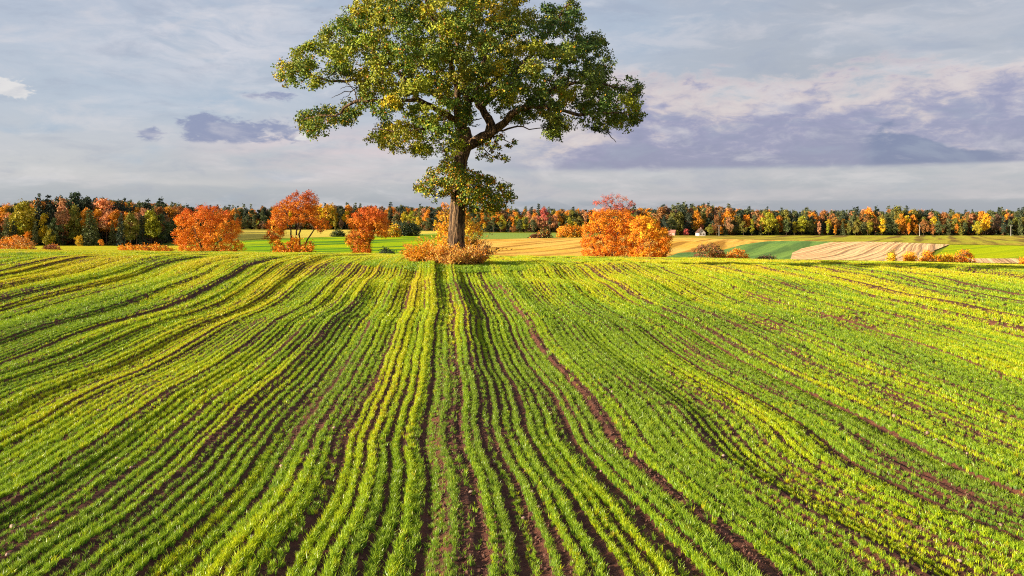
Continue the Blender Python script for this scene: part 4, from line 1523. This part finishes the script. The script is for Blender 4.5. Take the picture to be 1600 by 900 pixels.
def build_forest():
    kinds = {
        'broad': [unit_broad(200 + k, [.62, .70, .55, .66][k], [.18, .10, .22, .14][k], 40) for k in range(4)],
        'slim': [unit_broad(220 + k, [.30, .36, .26][k], [.10, .14, .06][k], 26, 10, 6, .04, .075) for k in range(3)],
        'high': [unit_broad(230 + k, [.38, .42, .36][k], [.42, .36, .5][k], 26, 10, 6, .04, .085) for k in range(3)],
        'spruce': [unit_spruce(240 + k, [.34, .40, .30][k]) for k in range(3)],
        'pine': [unit_pine(250 + k, [.30, .36, .27][k]) for k in range(3)],
        'shrub': [unit_broad(260 + k, [1.0, 1.2, .9][k], .0, 30, 7, 5, .085, .16) for k in range(3)],
    }
    for kd, L in kinds.items():
        for c, tr in L:
            c.materials.append(M_needle if kd in ('spruce', 'pine') else M_leaf)
            tr.materials.append(M_pine_bark if kd in ('pine', 'high') else M_bark2)
    rr = random.Random(77)
    DX = [-300, 240, 300, 340, 600, 690, 760, 3000]
    DV = [338, 342, 420, 670, 670, 600, 560, 560]
    TOPX = [-300, 0, 60, 120, 200, 270, 300, 400, 500, 600, 700, 800, 900, 1000, 1050, 1100, 1130, 1150, 1200, 1300, 1400, 1500, 1600, 2000]
    TOPY = [322, 322, 312, 310, 314, 318, 324, 323, 319, 321, 323, 325, 326, 324, 321, 318, 319, 325, 327, 328, 325, 330, 327, 327]
    C = {
        'dk': (.045, .065, .035), 'gr': (.13, .145, .045), 'ol': (.24, .21, .025), 'yg': (.42, .37, .014), 'ye': (.78, .50, .012), 'or': (.78, .31, .012), 'ru': (.42, .17, .04),
        'pi': (.68, .31, .13), 'rd': (.62, .13, .09), 'br': (.24, .13, .07), 'am': (.85, .42, .008),
    }
    names = {'am': 'amber', 'dk': 'dark green', 'gr': 'grey green', 'ol': 'olive', 'yg': 'yellow green', 'ye': 'golden', 'or': 'orange', 'ru': 'rust brown', 'pi': 'pale pink', 'rd': 'crimson', 'br': 'brown'}
    knames = {'broad': 'round tree', 'slim': 'slender tree', 'high': 'high crowned tree', 'spruce': 'spruce', 'pine': 'pine', 'shrub': 'shrub'}
    onames = {'broad': 'leaf_tree', 'slim': 'birch_tree', 'high': 'aspen_tree', 'spruce': 'spruce_tree', 'pine': 'pine_tree', 'shrub': 'forest_shrub'}
    sect = [(-999, 55, 'at the left photo edge'), (55, 130, 'under the tallest pine'), (130, 200, 'mid left forest'), (200, 275, 'left of the round maple'),
            (275, 345, 'behind the round maple'), (345, 425, 'right of the round maple'), (425, 505, 'behind the open maple'), (505, 560, 'between the two maples'), (560, 615, 'behind the small maple'),
            (615, 680, 'above the dark evergreen bush'), (680, 760, 'behind the oak trunk'), (760, 825, 'just right of the oak'), (825, 905, 'round the crimson tree'), (905, 1000, 'behind the maple pair'),
            (1000, 1060, 'right of the maple pair'), (1060, 1125, 'behind the white house'), (1125, 1180, 'right of the house pole'), (1180, 1240, 'over the teal field'), (1240, 1310, 'over the left pink stubble'),
            (1310, 1370, 'over the middle pink stubble'), (1370, 1435, 'over the right pink stubble'), (1435, 1500, 'right of the middle pole'), (1500, 1565, 'round the brilliant gold tree'), (1565, 9999, 'at the right photo edge')]
    count = [0]
    made = []

    def place(px, top, base_off, kd, cc, wide=1.0, label=None, row='front'):
        D = float(np.interp(px, DX, DV)) + base_off
        x = (px - 800) / F * D
        z = float(zT(x, D))
        h = CAM_Z - (top - HOR) / F * D - z
        if h < 1.0:
            return
        c, tr = rr.choice(kinds[kd])
        where = next(w for a, b, w in sect if a <= px < b)
        lab = label or '%s %s %s rank %s' % (names[cc], knames[kd], {'front': 'front', 'mid': 'second', 'back': 'rear'}[row], where)
        t = thing(onames[kd], lab, 'tree' if kd != 'shrub' else 'shrub', (x, D, z), '%ss of the forest edge' % knames[kd], rr.uniform(0, 6.28))
        made.append((px, t))
        t.scale = (h * wide, h * wide, h)
        v = rr.uniform(.8, 1.2)
        co = tuple(min(.9, q * v * rr.uniform(.92, 1.08)) for q in C[cc]) + (1.0,)
        a = link('crown', c, None, t)
        a.color = co
        link('trunk', tr, None, t)
        count[0] += 1

    special = [
        (36, 310, 2, 'broad', 'yg', 1.0, 'big olive gold leaf tree standing out of the left forest'), (97, 305, 14, 'slim', 'pi', .9, 'tall narrow pink birch near the left forest top'),
        (118, 301, 18, 'pine', 'dk', 1.0, 'tallest dark pine over the left forest'), (59, 302, 16, 'spruce', 'dk', .8, 'thin dark spruce tip left of the tallest pine'),
        (75, 304, 18, 'spruce', 'dk', .8, 'second thin spruce tip left of the tallest pine'), (134, 308, 16, 'pine', 'dk', .9, 'dark pine just right of the tallest pine'),
        (70, 330, 2, 'slim', 'ye', 1.1, 'narrow golden birch at the left forest edge'), (140, 328, 0, 'spruce', 'gr', 1.25, 'big grey green spruce at the front of the left forest'),
        (236, 326, 1, 'broad', 'yg', .9, 'yellow green leaf tree left of the round orange maple'), (252, 334, -2, 'broad', 'gr', .9, 'green leaf tree touching the round orange maple'),
        (204, 332, 0, 'broad', 'ol', .9, 'olive leaf tree at the middle of the left forest front'), (166, 309, 12, 'high', 'pi', 1.2, 'salmon pink tall tree in the left forest'),
        (78, 358, -3, 'shrub', 'yg', .7, 'round yellow green shrub at the foot of the left forest'), (44, 361, -4, 'slim', 'or', 1.3, 'small orange tree at the foot of the left forest'),
        (124, 367, -4, 'shrub', 'ye', .7, 'small golden shrub at the foot of the left forest'), (158, 374, -4, 'shrub', 'or', .7, 'small orange shrub at the foot of the left forest'),
        (22, 345, -2, 'spruce', 'dk', 1.0, 'dark spruce at the left forest foot'), (10, 340, -2, 'spruce', 'gr', 1.0, 'grey green spruce at the far left picture edge'),
        (55, 346, -2, 'spruce', 'gr', .9, 'short spruce right of the dark left spruces'),
        (515, 316, 4, 'broad', 'ye', .8, 'golden tree top right of the open maple'), (500, 317, 4, 'slim', 'ye', 1.1, 'narrow golden tree beside the open maple'), (610, 315, 20, 'spruce', 'dk', .8, 'tall spruce tip right of the small maple'),
        (620, 332, 2, 'broad', 'gr', .7, 'round grey green tree above the dark evergreen bush'), (850, 324, 8, 'broad', 'rd', .8, 'crimson pink tree in the forest right of the oak'),
        (867, 334, 6, 'broad', 'pi', .6, 'small salmon tree right below the crimson one'), (842, 318, 22, 'spruce', 'dk', .8, 'spruce tip above the crimson tree'),
        (1139, 339, 0, 'broad', 'pi', .75, 'salmon pink tree right of the wooden pole by the white house'), (1107, 316, 26, 'spruce', 'dk', .7, 'highest spruce tip above the white house'), (1080, 318, 24, 'spruce', 'dk', .7, 'spruce tip left above the white house'),
        (1201, 331, 0, 'broad', 'yg', 1.0, 'big yellow green tree with pale trunk right of the white house'), (1252, 338, 0, 'slim', 'yg', 1.3, 'bright yellow green tree over the left end of the pink stubble'),
        (1280, 345, -1, 'slim', 'pi', .7, 'thin pale salmon tree standing forward over the pink stubble'), (1359, 343, -1, 'slim', 'yg', 1.2, 'yellow cone shaped tree over the pink stubble'),
        (1378, 340, -1, 'slim', 'ye', 1.1, 'golden upright tree right of the yellow cone shaped one'), (1358, 324, 24, 'broad', 'or', .7, 'orange tree top rising at the back over the pink stubble'), (1369, 322, 24, 'spruce', 'dk', .9, 'dark spruce beside the rear orange tree top'),
        (1403, 321, 20, 'broad', 'ol', .8, 'tall olive tree at the highest point of the right forest'), (1408, 333, 4, 'broad', 'or', .6, 'orange tree in the upper right forest'),
        (1540, 331, -1, 'broad', 'am', .62, 'brilliant golden tree near the right picture edge'), (1527, 345, -3, 'broad', 'yg', .8, 'yellow tree leaning left of the brilliant golden one'), (1558, 333, 2, 'broad', 'br', .7, 'brown purple tree right of the brilliant golden one'),
        (1578, 342, -1, 'spruce', 'gr', .9, 'grey spruce behind the right wooden pole'), (1594, 338, -1, 'spruce', 'gr', .9, 'grey spruce at the right picture edge'), (1501, 354, -2, 'shrub', 'ol', .8, 'rounded olive willow at the right forest foot'),
        (1109, 350, -3, 'broad', 'ol', .9, 'olive tree between the white house and the wooden pole'), (1096, 349, 6, 'broad', 'rd', .7, 'small red tree behind the white house'), (1072, 357, -2, 'shrub', 'rd', .9, 'pink red shrub left of the white house'),
        (1057, 359, -2, 'shrub', 'yg', 1.0, 'yellow green shrub far left of the white house'), (1127, 354, -2, 'slim', 'or', 1.3, 'orange sapling by the wooden pole'),
    ]
    for sp in special:
        px, top, bo, kd, cc, wd, lab = sp
        place(px, top, bo, kd, cc, wd, lab)

    def pick(px, row):
        if px < 270:
            pal = {'front': [('spruce', 'dk'), ('spruce', 'gr'), ('broad', 'ol'), ('broad', 'gr'), ('slim', 'yg'), ('spruce', 'dk')],
                   'mid': [('high', 'pi'), ('high', 'or'), ('slim', 'ye'), ('spruce', 'dk'), ('broad', 'ol'), ('broad', 'ru'), ('high', 'pi')],
                   'back': [('high', 'or'), ('high', 'pi'), ('pine', 'dk'), ('spruce', 'dk'), ('high', 'ru'), ('high', 'or')]}
        elif px < 640:
            pal = {'front': [('broad', 'gr'), ('broad', 'ru'), ('slim', 'yg'), ('broad', 'br'), ('broad', 'gr'), ('high', 'or')],
                   'mid': [('broad', 'gr'), ('pine', 'gr'), ('broad', 'ol'), ('high', 'ye'), ('broad', 'ru'), ('broad', 'gr')],
                   'back': [('broad', 'gr'), ('pine', 'gr'), ('spruce', 'dk'), ('high', 'ol'), ('high', 'or')]}
        elif px < 1000:
            pal = {'front': [('pine', 'gr'), ('pine', 'dk'), ('pine', 'gr'), ('broad', 'gr'), ('high', 'ye'), ('pine', 'gr')],
                   'mid': [('broad', 'yg'), ('pine', 'gr'), ('high', 'or'), ('spruce', 'dk'), ('broad', 'ol'), ('broad', 'pi')],
                   'back': [('spruce', 'dk'), ('pine', 'dk'), ('high', 'or'), ('spruce', 'gr'), ('spruce', 'dk')]}
        else:
            pal = {'front': [('broad', 'gr'), ('broad', 'ol'), ('slim', 'yg'), ('broad', 'gr'), ('slim', 'or'), ('spruce', 'gr'), ('broad', 'ru'), ('broad', 'dk')],
                   'mid': [('broad', 'gr'), ('broad', 'or'), ('broad', 'ol'), ('spruce', 'dk'), ('high', 'ye'), ('broad', 'ru'), ('broad', 'dk'), ('broad', 'ol')],
                   'back': [('broad', 'or'), ('spruce', 'dk'), ('broad', 'ol'), ('spruce', 'dk'), ('high', 'or'), ('broad', 'gr')]}
        return rr.choice(pal[row])
    sx = [s[0] for s in special]
    for row, lo, hi, off, gapf in (('front', 14, 24, 0, .95), ('mid', 7, 15, 9, 1.0), ('back', -3, 7, 22, 1.12)):
        px = -60.0
        while px < 1660:
            near = px < 270
            st = (15 if near else 13) * gapf * rr.uniform(.75, 1.25)
            px += st
            if count[0] >= 296:
                break
            kd, cc = pick(px, row)
            top = float(np.interp(px, TOPX, TOPY)) + rr.uniform(lo, hi) * (1.35 if near else 1.0)
            if kd == 'spruce' and row == 'back':
                top -= rr.uniform(1, 8)
            if row == 'front' and min(abs(px - q) for q in sx) < 5:
                continue
            place(px, top, off + rr.uniform(-3, 3), kd, cc, rr.uniform(.62, 1.0), row=row)
    print('forest trees', count[0])
    single_out(made)
    # the depth of the wood: one mass
    src = []
    for kd in ('broad', 'high', 'spruce', 'pine'):
        for c, tr in kinds[kd][:2]:
            m = c.copy()
            m.materials.clear()
            m.materials.append(M_forest_stuff)
            src.append(m)
    P, Sc, Ix, Sh = [], [], [], []
    for k in range(1900):
        px = rr.uniform(-260, 1860)
        D = float(np.interp(px, DX, DV)) + rr.uniform(16, 110)
        x = (px - 800) / F * D
        z = float(zT(x, D))
        i = rr.randrange(len(src))
        top = float(np.interp(px, TOPX, TOPY)) + (rr.uniform(-5, 4) if i in (4, 5) and rr.random() < .5 else rr.uniform(0, 10))
        h = CAM_Z - (top - HOR) / F * D - z
        w = rr.uniform(.7, 1.0)
        cc = rr.choice(['dk', 'gr'] if i >= 4 else ['ol', 'ru', 'or', 'pi', 'gr', 'br', 'or', 'dk'])
        P.append((x, D, z))
        Sc.append((h * w, h * w, h))
        Ix.append(i)
        Sh.append(C[cc])
    # undergrowth closing the foot of the wood
    for k in range(520):
        px = rr.uniform(-200, 1800)
        D = float(np.interp(px, DX, DV)) + rr.uniform(6, 40)
        x = (px - 800) / F * D
        z = float(zT(x, D))
        h = rr.uniform(3.5, 8.0)
        P.append((x, D, z - h * .15))
        Sc.append((h * 1.4, h * 1.4, h))
        Ix.append(rr.randrange(2))
        Sh.append(C[rr.choice(['dk', 'dk', 'br', 'gr', 'ru'])])
    n = len(P)
    rot = np.zeros((n, 3))
    rot[:, 2] = np.random.default_rng(3).uniform(0, 6.28, n)
    scatter('far_forest', src, P, rot, Sc, Ix, None, {'shade': np.array(Sh)})


build_forest()


# ------------------------------------------------------------------ house, outbuilding, poles, wires
M_white = plain('white_render', (.66, .60, .56))
M_roof = plain('grey_brown_roof', (.10, .055, .04))
M_roof2 = plain('red_tile', (.42, .17, .12))
M_frame = plain('window_frame', (.35, .28, .24))
M_brick = plain('pink_brick', (.55, .30, .24))
M_pole = plain('grey_wood_pole', (.34, .31, .27))
M_wire = plain('wire', (.03, .03, .04))


def glass_mat():
    m, nt, out = new_mat('window_glass')
    p = nt.nodes.new('ShaderNodeBsdfPrincipled')
    p.inputs['Base Color'].default_value = (.03, .035, .045, 1)
    p.inputs['Roughness'].default_value = .08
    nt.links.new(p.outputs[0], out.inputs[0])
    return m


M_glass = glass_mat()


def box_into(v, f, c, sz):
    i = len(v)
    for dx in (-.5, .5):
        for dy in (-.5, .5):
            for dz in (-.5, .5):
                v.append((c[0] + dx * sz[0], c[1] + dy * sz[1], c[2] + dz * sz[2]))
    f += [(i, i + 1, i + 3, i + 2), (i + 4, i + 6, i + 7, i + 5), (i, i + 4, i + 5, i + 1), (i + 2, i + 3, i + 7, i + 6), (i, i + 2, i + 6, i + 4), (i + 1, i + 5, i + 7, i + 3)]


def pyd(name, v, f, mat, parent):
    me = bpy.data.meshes.new(name)
    me.from_pydata(v, [], f)
    me.update()
    return link(name, me, mat, parent)


def build_house(label, px, D, rz, w, l, hw, hr, wall, roof, name='house', windows=()):
    x = (px - 800) / F * D
    t = thing(name, label, 'house', (x, D, float(zT(x, D)) - .1), None, rz)
    a, b = w / 2, l / 2
    v = [(-a, -b, 0), (a, -b, 0), (a, b, 0), (-a, b, 0), (-a, -b, hw), (a, -b, hw), (a, b, hw), (-a, b, hw), (0, -b, hr), (0, b, hr)]
    f = [(0, 1, 5, 8, 4), (2, 3, 7, 9, 6), (1, 2, 6, 5), (3, 0, 4, 7)]
    pyd('wall', v, f, wall, t)
    ov, th = .35, .18
    k = (hr - hw) / a
    for sgn in (-1, 1):
        e = sgn * (a + ov)
        ez = hw - k * ov
        v = [(0, -b - ov, hr + .03), (e, -b - ov, ez + .03), (e, b + ov, ez + .03), (0, b + ov, hr + .03)]
        v += [(p[0], p[1], p[2] + th) for p in v]
        f = [(0, 1, 2, 3), (7, 6, 5, 4), (0, 4, 5, 1), (1, 5, 6, 2), (2, 6, 7, 3), (3, 7, 4, 0)]
        r = pyd('roof', v, f, roof, t)
    v, f = [], []
    box_into(v, f, (a * .25, b * .3, hr + .25), (.6, .6, 1.2))
    pyd('chimney', v, f, M_brick, r)
    for wx, wz, ww, wh in windows:
        v, f = [], []
        for c, sz in (((wx, -b - .04, wz + wh / 2 + .05), (ww + .2, .12, .1)), ((wx, -b - .04, wz - wh / 2 - .05), (ww + .2, .12, .1)),
                      ((wx - ww / 2 - .05, -b - .04, wz), (.1, .12, wh - .002)), ((wx + ww / 2 + .05, -b - .04, wz), (.1, .12, wh - .002)), ((wx, -b - .03, wz), (.06, .08, wh - .004))):
            box_into(v, f, c, sz)
        wn = pyd('window', v, f, M_frame, t)
        v, f = [], []
        box_into(v, f, (wx, -b - .01, wz), (ww, .04, wh))
        pyd('pane', v, f, M_glass, wn)


build_house('small white gabled house with dark brown roof at the forest edge', 1094.5, 548, math.radians(4), 4.8, 6.5, 2.5, 5.0, M_white, M_roof, 'house',
            [(-1.0, 1.35, .8, .9), (.9, 1.35, .8, .9), (0, 3.2, .6, .6)])
build_house('distant pink walled outbuilding half hidden by the maple pair', 1050, 556, math.radians(65), 3.6, 4.6, 2.4, 3.8, M_brick, M_roof2, 'outbuilding', [(.7, 1.2, .6, .7)])


POLES = [(1123.5, 544, 7.4, 'wooden utility pole just right of the white house'), (1437.0, 540, 7.9, 'wooden utility pole above the pink stubble field'), (1579.5, 540, 7.6, 'wooden utility pole at the right picture edge')]


def build_poles():
    tops = []
    for px, D, h, lab in POLES:
        x = (px - 800) / F * D
        z = float(zT(x, D))
        t = thing('utility_pole', lab, 'pole', (x, D, z), 'utility poles along the forest edge')
        T = Tubes()
        T.add([[0, 0, -.3], [0, 0, h * .5], [0, 0, h]], [.20, .17, .14], 10)
        link('pole', T.mesh('pole'), M_pole, t)
        v, f = [], []
        box_into(v, f, (0, -.17, h - .45), (1.9, .14, .16))
        pyd('crossarm', v, f, M_pole, t)
        for dx in (-.8, .8):
            T = Tubes()
            T.add([[dx, -.17, h - .36], [dx, -.17, h - .26], [dx, -.17, h - .2], [dx, -.17, h - .14]], [.05, .09, .06, .03], 8)
            link('insulator', T.mesh('insulator'), M_white, t)
        tops.append(np.array([x, D - .17, z + h - .14]))
    ends = [tops[0] + np.array([-52, 4, .4])] + tops + [tops[-1] + np.array([60, 2, 0])]
    for n, dx in (('left', -.8), ('right', .8)):
        T = Tubes()
        for a, b in zip(ends[:-1], ends[1:]):
            t = np.linspace(0, 1, 24)[:, None]
            p = a + (b - a) * t + np.array([dx, 0, 0])
            p[:, 2] -= 4 * (t * (1 - t))[:, 0] * .9
            T.add(p, .028, 4)
        o = link('power_line', T.mesh('power_line'), M_wire)
        tag(o, 'thin dark overhead wire strung on the %s end of the pole crossarms along the forest' % n, 'wire', 'overhead wires along the forest edge')


build_poles()
